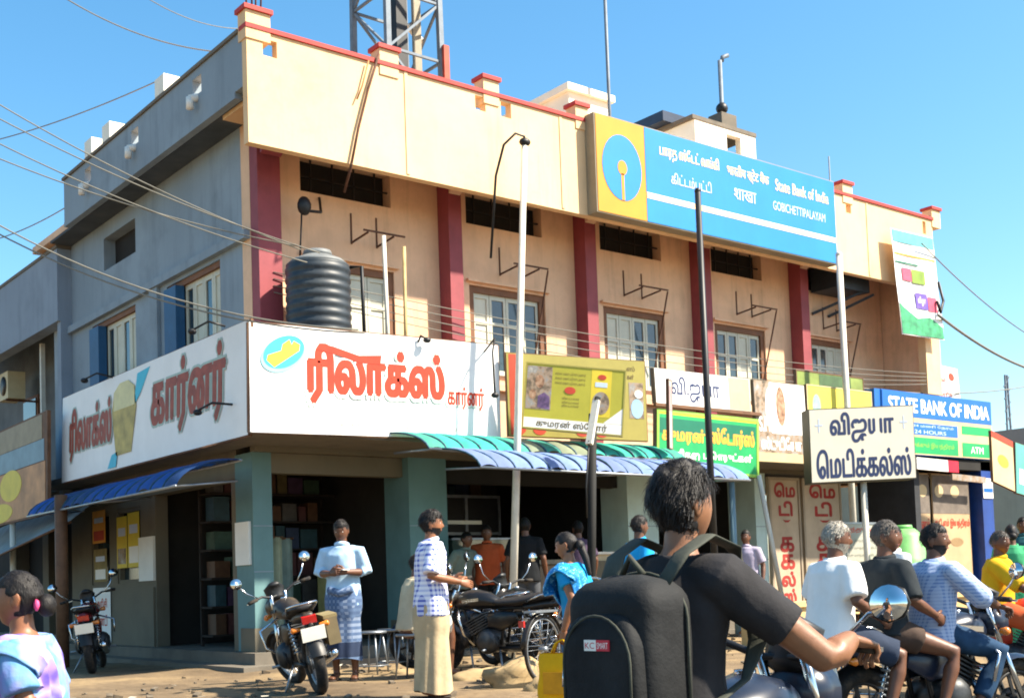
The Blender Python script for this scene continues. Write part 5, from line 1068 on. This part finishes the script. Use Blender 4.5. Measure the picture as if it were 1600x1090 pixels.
    for i in range(nv2+1):
        ph = PI*i/nv2
        for j in range(nu2):
            th = 2*PI*j/nu2; d = V(math.sin(ph)*math.cos(th), math.sin(ph)*math.sin(th), math.cos(ph)); p_ = head_fn(d, d); kk = bush+(bush-1)*.7*noise.noise(d*3.2+V(len(label), 0, 0))+.035*noise.noise(V(d.x*7, d.y*7, d.z*4))+.015*noise.noise(V(d.x*24, d.y*24, d.z*9))
            if st in ('bushy', 'big'): kk += .05*max(0, d.z)
            if not keep(d): kk = .97
            vs.append(HV(V(p_.x*kk, p_.y*kk, p_.z*kk+.002)))
            gridv[(i, j)] = keep(d)
    for i in range(nv2):
        for j in range(nu2):
            q4 = [(i, j), (i+1, j), (i+1, (j+1) % nu2), (i, (j+1) % nu2)]
            if sum(gridv[a] for a in q4) >= 2: fs.append([a[0]*nu2+a[1] for a in q4])
    m.smooth = True; m.add(vs, fs); m.smooth = False
    ns = (0 if st in ('bun', 'plait') else {'bushy': 900}.get(st, 600)) if not fine else (250 if st in ('bun', 'plait') else 3600)
    for k in range(ns):
        d = V(random.gauss(0, 1), random.gauss(0, 1), random.gauss(.4, 1)).normalized()
        if not keep(d): continue
        p_ = head_fn(d, d)*(bush*.985); tg = (V(-.35, 0, -1) if d.z < .75 else V(random.uniform(-.3, 1), random.uniform(-1, 1), 0)); tg = (tg-d*tg.dot(d)).normalized(); tg = (tg+V(random.gauss(0, .16), random.gauss(0, .16), random.gauss(0, .1))).normalized(); L_ = random.uniform(.02, .05)*(1.2 if bush > 1.1 else .8)*(.45 if d.z < -.15 else 1); wd = random.uniform(.0006, .0016)*(1 if fine else 2); sdv = tg.cross(d).normalized()*wd
        a0 = p_; a1 = p_+tg*L_*.5+d*(.006*bush); a2 = p_+tg*L_+d*random.uniform(-.004, .007)*(bush-.9)*4
        m.add([HV(a0-sdv), HV(a0+sdv), HV(a1+sdv), HV(a1-sdv), HV(a2)], [(0, 1, 2, 3), (3, 2, 4)])
    if st in ('bun', 'plait'):
        m.ball((0, 0, 0), 1, 16, 12, lambda d, p_: HV(V(-.115+d.x*.04, d.y*.05, -.035+d.z*.05)*(1+.05*noise.noise(d*6))))
        if st == 'plait': m.loft([HV((-.12, 0, -.05)), HV((-.13, .01, -.16)), HV((-.12, .02, -.30))], [.035, .03, .018], 10)
    m.build('hair', hmat, o, False)
    if beard:
        m = MB(); m.smooth = True; vs = []; fs = []; gk = {}
        for i in range(nw+1):
            ph = PI*i/nw
            for j in range(nu):
                th = 2*PI*j/nu; d = V(math.sin(ph)*math.cos(th), math.sin(ph)*math.sin(th), math.cos(ph)); p_ = head_fn(d, d); gk[(i, j)] = (d.x > -.05 and d.z < -.36+.12*noise.noise(d*7) and not (abs(d.z+.46) < .08 and abs(d.y) < .28 and d.x > 0)) and (beard[0] == 'full' or (abs(d.z+.33) < .1 and abs(d.y) < .42 and d.x > .3)); vs.append(HV(p_*(1.012+.022*noise.noise(d*13))))
        for i in range(nw):
            for j in range(nu):
                q4 = [(i, j), (i+1, j), (i+1, (j+1) % nu), (i, (j+1) % nu)]
                if sum(gk[a] for a in q4) >= 2: fs.append([a[0]*nu+a[1] for a in q4])
        if fs: m.add(vs, fs); m.build('beard' if beard[0] == 'full' else 'moustache', beard[1], o, False)
    seed = len(label)*1.7
    for g in wear:
        t = g[0]; mt = g[1]; kw = g[2] if len(g) > 2 else {}
        m = MB()
        if t == 'shirt':
            infl = kw.get('loose', .018); hem = kw.get('hem', -.14); sec = [(hem, .182, .138), (hem*.4, .176, .132)]+[(d, a+(.012 if d < .2 else 0), b_+(.008 if d < .2 else 0)) for d, a, b_ in TORSO if d >= .1][:-1]+[(.475, .088, .078)]
            hw = V(math.sin(ln)*.0, 0, -1)
            m.loft([(P(d) if d >= 0 else P(0)+(up*.35+V(0, 0, .65)).normalized()*d) for d, a, b_ in sec], [((a+infl)*w_, b_+infl) for d, a, b_ in sec], 28, side=sd, rnd=False)
            sf = kw.get('sleeve', .75)
            for q in 'LR':
                k = 1 if q == 'L' else -1; e_ = sh[q].lerp(el[q], min(1, sf)); am = arm; pts = [P(.41)+sd*(.10*k), sh[q]+up*.004, e_] if sf <= 1 else [P(.41)+sd*(.10*k), sh[q]+up*.004, el[q], el[q].lerp(wr[q], sf-1)]
                m.loft(pts, [(.068+infl*.4)*am, (.066+infl*.5)*am, (.056+infl*.8)*am, (.043+infl*.7)*am][:len(pts)], 18, rnd=False)
            g_ = remesh(m.build('shirt', mt, o, False), vox*.9, 1); wrinkle(g_, kw.get('wr', .007), 9, seed)
            if kw.get('collar', True):
                mc = MB(); c0 = P(.475)
                for k2 in range(24):
                    pass
                mc.ring(c0+up*.012, up+V(-.25, 0, 0), .068, .014, 28, 8, 1.6); mc.build('collar', mt, o, False)
            if kw.get('pocket'): MB().obox(P(.28)+sd*.08+V(.135, 0, 0), ((0, 1, 0), (0, 0, 1), (1, 0, 0)), (.05, .055, .006)).build('pocket', mt, o, False)
        elif t == 'trousers':
            m.loft([P(.03), P(-.06), pel+V(0, 0, -.1)], [(.178, .134), (.182, .14), (.15, .12)], 20, side=(0, 1, 0))
            for q in 'LR':
                k = 1 if q == 'L' else -1; e_ = an[q].lerp(kn[q], .1)
                m.loft([pel+V(0, .055*k, 0), hip[q], hip[q].lerp(kn[q], .5), kn[q], kn[q].lerp(an[q], .45), e_], [.105, .108, .095, .078, .072, .066], 16, rnd=False)
            wrinkle(remesh(m.build('trousers', mt, o, False), vox, 1), .007, 8, seed)
        elif t == 'lungi':                                   # straight wrapped cloth with folds
            zt = pel.z+.08; zb = kw.get('hem', .07); n = 48; rg = 26; sp = kw.get('spread', 1.0); kx = (kn['L'].x+kn['R'].x)/2; ax_ = (an['L'].x+an['R'].x)/2
            vs = []
            for i in range(rg+1):
                t_ = i/rg; zq = zt+(zb-zt)*t_; ra = (.165+.03*math.sin(PI*min(1, t_*2.2))*1.0)+(.02*sp)*t_; rb = (.125+.03*math.sin(PI*min(1, t_*2)))+(.04*sp)*t_; cxq = pel.x*(1-t_)+ax_*t_+.02*t_
                for j in range(n):
                    th = 2*PI*j/n; fd = 1+(.03+.07*t_)*(.5*math.sin(9*th+2.5*t_+seed)+.5*noise.noise(V(3*math.cos(th), 3*math.sin(th), 1.2*t_+seed))); vs.append((cxq+rb*fd*math.cos(th), ra*fd*math.sin(th), zq+(.02*math.sin(2*th+seed) if i == rg else 0)))
            fs = [[i*n+j, (i+1)*n+j, (i+1)*n+(j+1) % n, i*n+(j+1) % n] for i in range(rg) for j in range(n)]; fs.append(list(range(n)))
            m.smooth = True; m.add(vs, fs); m.build(kw.get('name', 'lungi'), mt, o, False)
            if kw.get('fold'): MB().loft([(pel.x+.14, -.12, pel.z+.02), (pel.x+.16, 0, pel.z-.02), (pel.x+.14, .12, pel.z+.02)], [(.04, .03)]*3, 10, side=(0, 0, 1)).build('waist_roll', mt, o, False)
            if kw.get('band'):
                vb = [(q_[0]*1.0, q_[1], q_[2]) for q_ in vs]; i0 = int(rg*kw['band'][0]); i1 = int(rg*kw['band'][1]); mm = MB(); mm.smooth = True; cxm = pel.x
                mm.add([(cxm+(v_[0]-cxm)*1.012, v_[1]*1.012, v_[2]) for v_ in vb[i0*n:(i1+1)*n]], [[i*n+j, (i+1)*n+j, (i+1)*n+(j+1) % n, i*n+(j+1) % n] for i in range(i1-i0) for j in range(n)]); mm.build('lungi_border', kw['band'][2], o, False)
        elif t == 'laplungi':                                # cloth over a seated lap
            m.loft([P(.05), P(-.05)], [(.18, .14), (.18, .15)], 20, side=(0, 1, 0))
            f_ = kw.get('f', 1.0)
            for q in 'LR': m.loft([hip[q], hip[q].lerp(kn[q], .5*f_), hip[q].lerp(kn[q], f_)], [.12, .11, .10], 16, rnd=False)
            if kw.get('mid', True): m.loft([pel, (hip['L'].lerp(kn['L'], f_)+hip['R'].lerp(kn['R'], f_))/2], [(.14, .09), (.16, .07)], 16, side=(0, 1, 0))
            wrinkle(remesh(m.build('lungi', mt, o, False), vox, 1), .01, 8, seed)
        elif t == 'pallu':                                   # sari end from hip across the chest over one shoulder and down the back
            k = kw.get('side', 1); pts = [P(.02)+sd*(-.19*k)+V(.02, 0, 0), P(.14)+sd*(-.10*k)+V(.145, 0, 0), P(.28)+sd*(.02*k)+V(.165, 0, 0), P(.38)+sd*(.09*k)+V(.14, 0, 0), P(.465)+sd*(.13*k)+V(.02, 0, .01), P(.40)+sd*(.13*k)+V(-.13, 0, 0), P(.2)+sd*(.10*k)+V(-.15, 0, 0), P(-.05)+sd*(.08*k)+V(-.17, 0, 0), P(-.3)+sd*(.08*k)+V(-.2, 0, 0)]
            wds = [.10, .16, .18, .18, .16, .17, .18, .18, .18]
            def fn(u, v):
                t_ = u*(len(pts)-1); i = min(int(t_), len(pts)-2); f_ = t_-i; i0 = max(0, i-1); i3 = min(len(pts)-1, i+2)
                a, b_, c_, d_ = pts[i0], pts[i], pts[i+1], pts[i3]; p_ = .5*((2*b_)+(c_-a)*f_+(2*a-5*b_+4*c_-d_)*f_*f_+(3*b_-a-3*c_+d_)*f_**3)
                wq = wds[i]*(1-f_)+wds[i+1]*f_; tn = (c_-a).normalized(); ctr = P(.3)*1.0; nr = V(p_.x-pel.x, 0, .25 if .3 < u < .65 else 0); nr = nr.normalized() if nr.length > .01 else V(0, 0, 1)
                lat = tn.cross(nr).normalized(); return p_+lat*(wq*(v-.5)*2*.8)+nr*(.010*math.sin(v*22+u*4)-.05*(2*abs(v-.5))**2)
            m.grid(fn, 48, 20); g_ = m.build('sari_drape', mt, o, False); q_ = g_.modifiers.new('t', 'SOLIDIFY'); q_.thickness = .008
        elif t == 'sandals':
            for q in 'LR':
                d = (toe[q]-an[q]); d.z = 0; d = d.normalized(); c0 = an[q]+d*.06; zb = min(toe[q].z, an[q].z-.055)-.022; m.loft([V(c0.x, c0.y, zb)-d*.11, V(c0.x, c0.y, zb), V(c0.x, c0.y, zb)+d*.14], [(.036, .012), (.042, .012), (.04, .011)], 14, side=(0, 1, 0)); m.loft([V(c0.x, c0.y, zb)+d*.04+V(0, .045, .01), V(c0.x, c0.y, zb)+d*.06+V(0, 0, .07), V(c0.x, c0.y, zb)+d*.04+V(0, -.045, .01)], [.008]*3, 8)
            m.build('sandals', mt, o, False)
    return o
def standing(el=None, wr=None, lean=0., step=0., **k):
    d = dict(pel=(0, .93), lean=lean, el=el or ((-.04, .25, 1.10), (-.04, -.25, 1.10)), wr=wr or ((.06, .27, .86), (.06, -.27, .86)), kn=((.02+step*.4, .10, .49), (.02-step*.3, -.10, .49)), an=((step*.5-.02, .10, .085), (-step*.55-.02, -.10, .085))); d.update(k); return d
def riding(px=-.14, lean=.12, reach=.33, hz=1.0, **k):
    d = dict(pel=(px, .91), lean=lean, el=((px+.22, .30, 1.10), (px+.22, -.30, 1.10)), wr=((reach-.06, .33, hz+.03), (reach-.06, -.33, hz+.03)), kn=((px+.42, .21, .70), (px+.42, -.21, .70)), an=((px+.20, .22, .36), (px+.20, -.22, .36)), curl=(1.1, 1.1), hup=((0, -1, 0), (0, 1, 0)), hd=((1, 0, -.25), (1, 0, -.25))); d.update(k); return d
sand = mat('sandal', '#2a211c', .7, .1, 8, .1)
def xy(px, py, d): q = at(px, py, d); return (q.x, q.y)
# --- man in light blue shirt before the corner shop
bch = checks('blue_lungi', '#5a6f8e', '#3d5072', '#8492a8', 16, .5)
person('man in pale blue shirt and blue checked lungi looking down at his hands', xy(536, 900, 13.2), cdir(-.1, -1), standing(el=((.0, .25, 1.12), (.0, -.25, 1.12)), wr=((.23, .08, 1.13), (.24, -.07, 1.12)), curl=(.8, .8), hd=((.5, -.7, .1), (.5, .7, .1))), 1, ('short', HK),
       [('shirt', cloth('pale_blue', '#a9c6dc'), dict(sleeve=1.3, hem=-.16, loose=.014)), ('lungi', bch, dict(hem=.22, spread=.6, fold=True, band=(.8, .98, cloth('lungi_navy', '#2c3850')))), ('sandals', sand)], 1.04, (0, .35), beard=('moustache', HK))
o = MB().obox((0, 0, 0), ((1, 0, 0), (0, 1, 0), (0, 0, 1)), (.04, .07, .006)).build('phone', white); q = xy(536, 900, 12.95); o.location = (q[0], q[1], gz(*q)+1.2); tag(o, 'small pale phone held by man in pale blue shirt', 'phone')
# --- man in checked shirt and cream dhoti
person('man in blue and white checked shirt and long cream dhoti in profile', xy(672, 900, 10.9), cdir(.96, .2), standing(el=((-.02, .26, 1.10), (-.03, -.27, 1.09)), wr=((.24, .16, 1.06), (.25, -.17, 1.03)), curl=(.6, .35), hup=((0, 0, 1), (0, .3, 1)), step=.08), 0, ('bushy', HK),
       [('shirt', checks('violet_check', '#e6e6f0', '#8f9cd6', '#4c5cb0', 22, .45), dict(sleeve=.92, hem=-.2, loose=.03, pocket=True)), ('lungi', cloth('cream_dhoti', '#b3a080', .14, 5, .6), dict(hem=.05, spread=1.3, name='dhoti')), ('sandals', sand)], .99, (-.12, .05), beard=('full', HK))
# --- seated man behind him
q = xy(641, 950, 13.2)
person('seated man in beige shirt and white lungi half hidden behind the man in checks', q, cdir(.9, .3), dict(pel=(0, .60), lean=.12, el=((.1, .28, .78), (.1, -.28, .78)), wr=((.32, .15, .72), (.32, -.15, .72)), kn=((.42, .12, .56), (.42, -.12, .56)), an=((.40, .12, .085), (.40, -.12, .085))), 1, ('short', HK), [('shirt', cloth('beige_shirt', '#b8ab90'), dict(hem=-.08, loose=.03)), ('laplungi', cloth('white_lungi', '#d8d4c8'), {}), ('sandals', sand)], 1.0, (.2, .3))
sx, sy = q; st_ = thing('steel_stool', 'steel stool under the seated man in beige', 'stool', (sx, sy, gz(sx, sy)), .5, 'steel stools before the corner shop')
MB().disc((0, 0, .47), (0, 0, 1), .17, .03, 24).build('seat', steel, st_, False)
for k in range(4):
    a = PI/4+k*PI/2; MB().tube([(math.cos(a)*.12, math.sin(a)*.12, .46), (math.cos(a)*.19, math.sin(a)*.19, 0)], .012, 6).build('leg', steel, st_, False)
# --- woman in blue sari with yellow bag
sariB = floral('blue_sari', [(0, '#e4eef6'), (.25, '#7fd0ee'), (.45, '#1c8ac8'), (.8, '#1570b4')], 26.)
wq = xy(905, 900, 9.6); wh = cdir(-.88, .45)
person('woman in bright blue printed sari walking with yellow bag', wq, wh, standing(lean=.14, el=((-.04, .24, 1.10), (.0, -.26, 1.10)), wr=((.04, .27, .84), (.12, -.2, .88)), step=.12, curl=(1.2, .5), hd=((.1, 0, -1), None)), 0, ('plait', HK),
       [('shirt', cloth('blue_blouse', '#1c8fc8'), dict(sleeve=.55, hem=-.02, collar=False)), ('lungi', cloth('grey_blue_sari', '#4a6480', .15, 8), dict(hem=.04, spread=1.2, name='sari_skirt')), ('pallu', sariB, dict(side=1)), ('sandals', sand)], .93, (.1, .3), fem=True)
bg = thing('carry_bag', 'yellow cloth carry bag hanging from the woman in blue', 'bag', (wq[0], wq[1], gz(*wq)), wh)
yb = cloth('bag_yellow', '#d8a414', .1, 4, .4)
cx_, cy_ = .06, .28
m = MB(); m.smooth = True; vs = []; n = 28; rg = 12
for i in range(rg+1):
    t_ = i/rg; zq = .66-.5*t_; ra = .20+.03*t_; rb = .045+.05*math.sin(PI*min(1, .15+t_*.8))
    for j in range(n):
        th = 2*PI*j/n; cxx = math.copysign(abs(math.cos(th))**.55, math.cos(th)); syy = math.copysign(abs(math.sin(th))**.8, math.sin(th)); k = 1+.05*noise.noise(V(cxx*2, syy*2, t_*4)); vs.append((cx_+ra*k*cxx, cy_+rb*k*syy, zq))
m.add(vs, [[i*n+j, (i+1)*n+j, (i+1)*n+(j+1) % n, i*n+(j+1) % n] for i in range(rg) for j in range(n)]+[[rg*n+j for j in range(n)][::-1]]); m.build('bag_body', yb, bg, False)
for dy in (-.03, .03): MB().tube([(cx_-.09, cy_+dy, .65), (cx_-.05, cy_+dy*.6, .74), (cx_-.01, cy_, .775), (cx_+.05, cy_+dy*.6, .74), (cx_+.09, cy_+dy, .65)], .009, 6).build('handle', yb, bg, False)
MB().obox((cx_+.01, cy_+.108, .42), ((1, 0, 0), (0, 0, 1), (0, 1, 0)), (.12, .09, .003)).build('print', mat('bag_print', '#c78a10', .8, .15, 6, .1), bg, False)
bg.scale = (.93, .93, .93)
# --- woman in pale flowered sari at the left edge
sariW = floral('pale_flower_sari', [(0, '#32268a'), (.2, '#5e4ab0'), (.33, '#9076bc'), (.45, '#a898cc'), (.6, '#5a94b8'), (1, '#7f86c0')], 6.5)
lq = xy(50, 950, 4.15); wl_ = cdir(-.99, -.08)
person('woman in pale blue and violet flowered sari at the left edge', lq, wl_, standing(lean=.05, el=((-.06, .25, 1.12), (-.02, -.25, 1.12)), wr=((.02, .28, .88), (.06, -.26, .88))), 0, ('bun', HK),
       [('shirt', sariW, dict(sleeve=.78, hem=-.1, collar=False, loose=.04, wr=.014)), ('lungi', sariW, dict(hem=.04, spread=1.2, name='sari_skirt')), ('pallu', sariW, dict(side=1))], .80, (.0, .05), fine=True, fem=True, z=-.15)
hp = V(lq[0], lq[1], -.15); hdv = V(math.cos(wl_), math.sin(wl_), 0); lfv = V(-math.sin(wl_), math.cos(wl_), 0)
hcl = hp+hdv*(.115*.80)+V(0, 0, 1.562*.80)
o = MB().ball(hcl-hdv*.118+lfv*.035+V(0, 0, -.02), (.010, .014, .02), 10, 8, lambda d, p_: p_*(1+.3*noise.noise(d*5))).build('hair_flower', mat('pink_flower', '#d8487a', .6, .3, 30, .2)); tag(o, 'small pink flower in the hair of woman at left edge', 'flower')
# --- backpack rider close to the camera
rq = xy(1072, 800, 3.62); rz_ = R(4)
motorcycle('dark blue black motorcycle ridden by the man with backpack', (rq[0]+.05, rq[1], -.15), rz_, bluebl, guard=False, mirror_l=.10)
person('rider with thick black hair in dark grey tee shirt seen from behind', rq, rz_, riding(px=-.10, lean=.10, reach=.38, pel=(-.10, .83), el=((.12, .32, .98), (.16, -.36, 1.0)), wr=((.285, .36, 1.05), (.285, -.36, 1.05)), hd=((1, 0, -.2), (1, -.06, -.22)), hup=((0, -1, .1), (0, 1, .1)), curl=(1.15, 1.15), twist=-.1), 2, ('big', HK),
       [('shirt', cloth('charcoal_tee', '#2b2a2c', .25, 4, .6), dict(sleeve=.62, hem=-.12, collar=False, loose=.012, wr=.009)), ('trousers', cloth('dark_jeans', '#20242c'), {}), ('sandals', sand)], 1.0, (-.15, .0), fine=True, z=-.15, beard=None, arm=1.1, slim=.93)
bp = thing('backpack', 'black backpack with red and white label on the rider', 'backpack', (rq[0], rq[1], -.15), rz_)
bkc = cloth('backpack_black', '#202122', .3, 5, .8, .75); bkg = cloth('backpack_grey', '#45473f', .2, 8, .4, .8)
def pack(m, cx, z0, z1, ra, rb, top=.12, n=32, rg=22, e=.5):
    vs = []
    for i in range(rg+1):
        t_ = i/rg; zq = z0+(z1-z0)*t_; k = 1.0
        if zq > z1-top: k = math.sqrt(max(0, 1-((zq-(z1-top))/top)**2))*.92+.08
        if zq < z0+.05: k *= .85+.15*(zq-z0)/.05
        for j in range(n):
            th = 2*PI*j/n; c_ = math.copysign(abs(math.cos(th))**e, math.cos(th)); s_ = math.copysign(abs(math.sin(th))**e, math.sin(th)); wv = 1+.03*noise.noise(V(c_*2, s_*2, zq*7)); vs.append((cx+rb*k*c_*wv, ra*(k*.75+.25 if k < 1 else 1)*s_*wv, zq))
    fs = [[i*n+j, i*n+(j+1) % n, (i+1)*n+(j+1) % n, (i+1)*n+j] for i in range(rg) for j in range(n)]; fs.append(list(range(n))[::-1]); fs.append([rg*n+j for j in range(n)])
    m.smooth = True; m.add(vs, fs); m.smooth = False; return m
pack(MB(), -.27, .80, 1.26, .162, .112, .09, e=.42).build('main_compartment', bkc, bp, False)
fp = pack(MB(), -.37, .81, 1.16, .138, .052, .11, e=.42).build('front_pocket', bkc, bp, False)
def arch(cx, w__, z0, z1, rr, mt, nm):
    pts = [V(cx, -w__, z0)]+[V(cx, -w__*math.cos(a), z1-.13+.13*math.sin(a)) for a in [PI*k/14 for k in range(15)]]+[V(cx, w__, z0)]; return MB().tube(pts, rr, 6).build(nm, mt, bp, False)
arch(-.335, .150, .84, 1.215, .006, bkg, 'piping'); arch(-.415, .125, .84, 1.15, .004, bkg, 'zip_line'); arch(-.22, .168, .84, 1.265, .005, bkg, 'piping')
def patch(y0, y1, z0, z1, x, t, mt, nm): return MB().box(x-t, x, y0, y1, z0, z1).build(nm, mt, bp, False)
patch(-.012, .033, 1.055, 1.085, -.422, .004, white, 'label_white'); patch(-.06, -.0125, 1.055, 1.085, -.422, .004, mat('label_red', '#c02838', .6, .05, 4, 0), 'label_red')
for body_, y0, y1, mt in (('KC', .029, -.006, mat('label_red', '#c02838')), ('SMART', -.016, -.056, whitel)):
    vs, fs = glyphs(body_, 0); m = MB(); m.add([(-.4265, y0+(y1-y0)*x, 1.061+.017*y) for x, y in vs], fs); m.build('label_lettering', mt, bp, False)
for zt in (1.0, .92): MB().tube([(-.402, .137, zt), (-.408, .137, zt-.05)], .005, 6).build('zip_pull', chrome, bp, False)
for k in (-1, 1):
    MB().loft([(-.25, k*.10, 1.22), (-.18, k*.125, 1.315), (-.07, k*.13, 1.365), (.05, k*.13, 1.33), (.11, k*.14, 1.22), (.10, k*.17, 1.06), (.0, k*.19, .95), (-.16, k*.18, .88), (-.26, k*.15, .86)], [(.006, .034)]*6+[(.005, .016)]*3, 10, side=(-.3, 0, 1), rnd=False).build('shoulder_strap', bkg, bp, False)
MB().tube([(-.25, -.04, 1.26), (-.26, 0, 1.31), (-.25, .04, 1.26)], .01, 8).build('carry_loop', bkg, bp, False)
# --- three on one motorcycle
tq = xy(1452, 860, 8.3); tz = cdir(.93, .37)
motorcycle('dark blue motorcycle carrying three men', (tq[0]+.0, tq[1], -.15), tz, bluebl, guard=True, mirror_l=.16)
def seat_at(px): return (tq[0]+px*math.cos(tz), tq[1]+px*math.sin(tz))
white_sh = cloth('white_shirt', '#e4e4e2', .05, 5, .4)
ck = checks('fine_blue_check', '#aebdd6', '#8ea2c6', '#6f88b8', 40, .4)
person('bearded man in blue shirt steering the motorcycle of three', seat_at(0), tz, riding(px=-.02, lean=.08, reach=.36, pel=(-.02, .88), el=((.18, .30, 1.10), (.18, -.32, 1.08))), 1, ('short', HK), [('shirt', ck, dict(sleeve=1.25, hem=-.1, loose=.026)), ('trousers', cloth('blue_jeans', '#24405c', .2, 7), {}), ('sandals', sand)], .95, (-.95, .05), beard=('full', HK), z=-.15)
def pill(px, lean=.05, **k):
    return riding(px=px, lean=lean, pel=(px, .91), el=((px+.05, .27, 1.10), (px+.04, -.27, 1.10)), wr=((px+.28, .2, 1.0), (px+.28, -.22, .98)), kn=((px+.40, .25, .72), (px+.40, -.25, .72)), an=((px+.26, .27, .36), (px+.26, -.27, .36)), curl=(1.2, 1.2), hd=(None, None), hup=((0, 0, 1), (0, 0, 1)), **k)
person('man in dark open shirt and white vest sitting in the middle', seat_at(0), tz, pill(-.44), 1, ('short', HS), [('shirt', cloth('dark_shirt', '#262c30'), dict(sleeve=1.0, hem=-.06, loose=.028)), ('laplungi', cloth('brown_lungi', '#4a3c34'), dict(f=.45))], .95, (-.75, .05), beard=('moustache', HS), z=-.15)
person('white haired man in white shirt sitting last', seat_at(0), tz, pill(-.90, .12), 1, ('short', HG), [('shirt', white_sh, dict(sleeve=.85, hem=-.12, loose=.032, pocket=True)), ('laplungi', cloth('navy_lungi', '#2a3446'), dict(f=.9))], .95, (-.4, .12), beard=('full', HG), z=-.15)
# --- man in yellow shirt on red motorcycle
yq = xy(1562, 860, 11.4); yz = cdir(.80, -.25)
motorcycle('red motorcycle of the man in yellow shirt', (yq[0]+.1, yq[1], gz(*yq)), yz, redbk, mirror_l=.16)
person('man in yellow shirt with hanging badge on red motorcycle', yq, yz, riding(px=-.05, lean=.05, pel=(-.05, .89), twist=-.35, el=((.12, .36, 1.10), (.16, -.33, 1.08))), 1, ('crop', HS), [('shirt', cloth('yellow_shirt', '#d8a51c', .08, 5), dict(sleeve=.95, hem=-.1, loose=.035)), ('laplungi', cloth('orange_lungi', '#b0502c'), {})], .96, (-.7, .0), z=gz(*yq), beard=('moustache', HK))
# --- standing people behind
def bystander(label, px, py, d, hd_, shirt, lower, hair=('short', HK), sk=1, s=1.0, look=(0, 0), J=None, z=None, fem=False, sl=.8):
    return person(label, xy(px, py, d), hd_, J or standing(), sk, hair, [('shirt', shirt, dict(sleeve=sl, loose=.025)), lower], s, look, z=z, fem=fem)
bystander('man in bright blue shirt behind the backpack rider', 998, 880, 13.2, cdir(.9, .4), cloth('bright_blue', '#1c9ad8'), ('trousers', cloth('grey_trousers', '#4a4c50')), look=(0, .1))
bystander('man in white shirt walking behind the three riders', 1396, 890, 12.4, cdir(.9, .3), white_sh, ('lungi', cloth('white_dhoti', '#c9c4b6'), dict(name='dhoti')), s=.95)
bystander('woman in green sari at the right edge', 1583, 880, 14.5, cdir(.2, .9), cloth('green_blouse', '#3f9a6a'), ('lungi', cloth('green_sari', '#2f8a60'), dict(name='sari_skirt')), ('bun', HK), s=.95, fem=True)
bystander('man in dark shirt walking at far right', 1600, 860, 17.5, cdir(-.3, -.9), cloth('teal_shirt', '#2a5a60'), ('trousers', cloth('grey_trousers', '#4a4c50')))
bystander('man in pale shirt standing in the dim shop doorway', 1168, 880, 18.2, cdir(-.5, -.8), cloth('lilac_shirt', '#a49cb0'), ('trousers', cloth('black_trousers', '#1c1d20')), z=.2, s=.93)
bystander('man in orange shirt behind the tea shop counter', 762, 880, 17.6, cdir(0, -1), cloth('orange_shirt', '#b0502c'), ('trousers', cloth('black_trousers', '#1c1d20')), z=.312, s=.97)
bystander('man in grey shirt bending behind the counter at left', 718, 880, 17.4, cdir(.6, -.5), cloth('grey_shirt', '#6d7a72'), ('trousers', cloth('black_trousers', '#1c1d20')), J=standing(lean=.25), z=.312, s=.92)
bystander('man in black shirt with his back turned at the counter', 822, 880, 16.8, cdir(.1, 1), cloth('black_shirt', '#17191c'), ('trousers', cloth('grey_trousers', '#4a4c50')), z=.312, s=1.0)
bystander('man in violet shirt inside the shop beside dark post', 906, 880, 17.2, cdir(-.4, .8), cloth('violet_shirt', '#46384c'), ('trousers', cloth('black_trousers', '#1c1d20')), z=.312, s=.97)

bpy.data.scenes.remove(_ts)
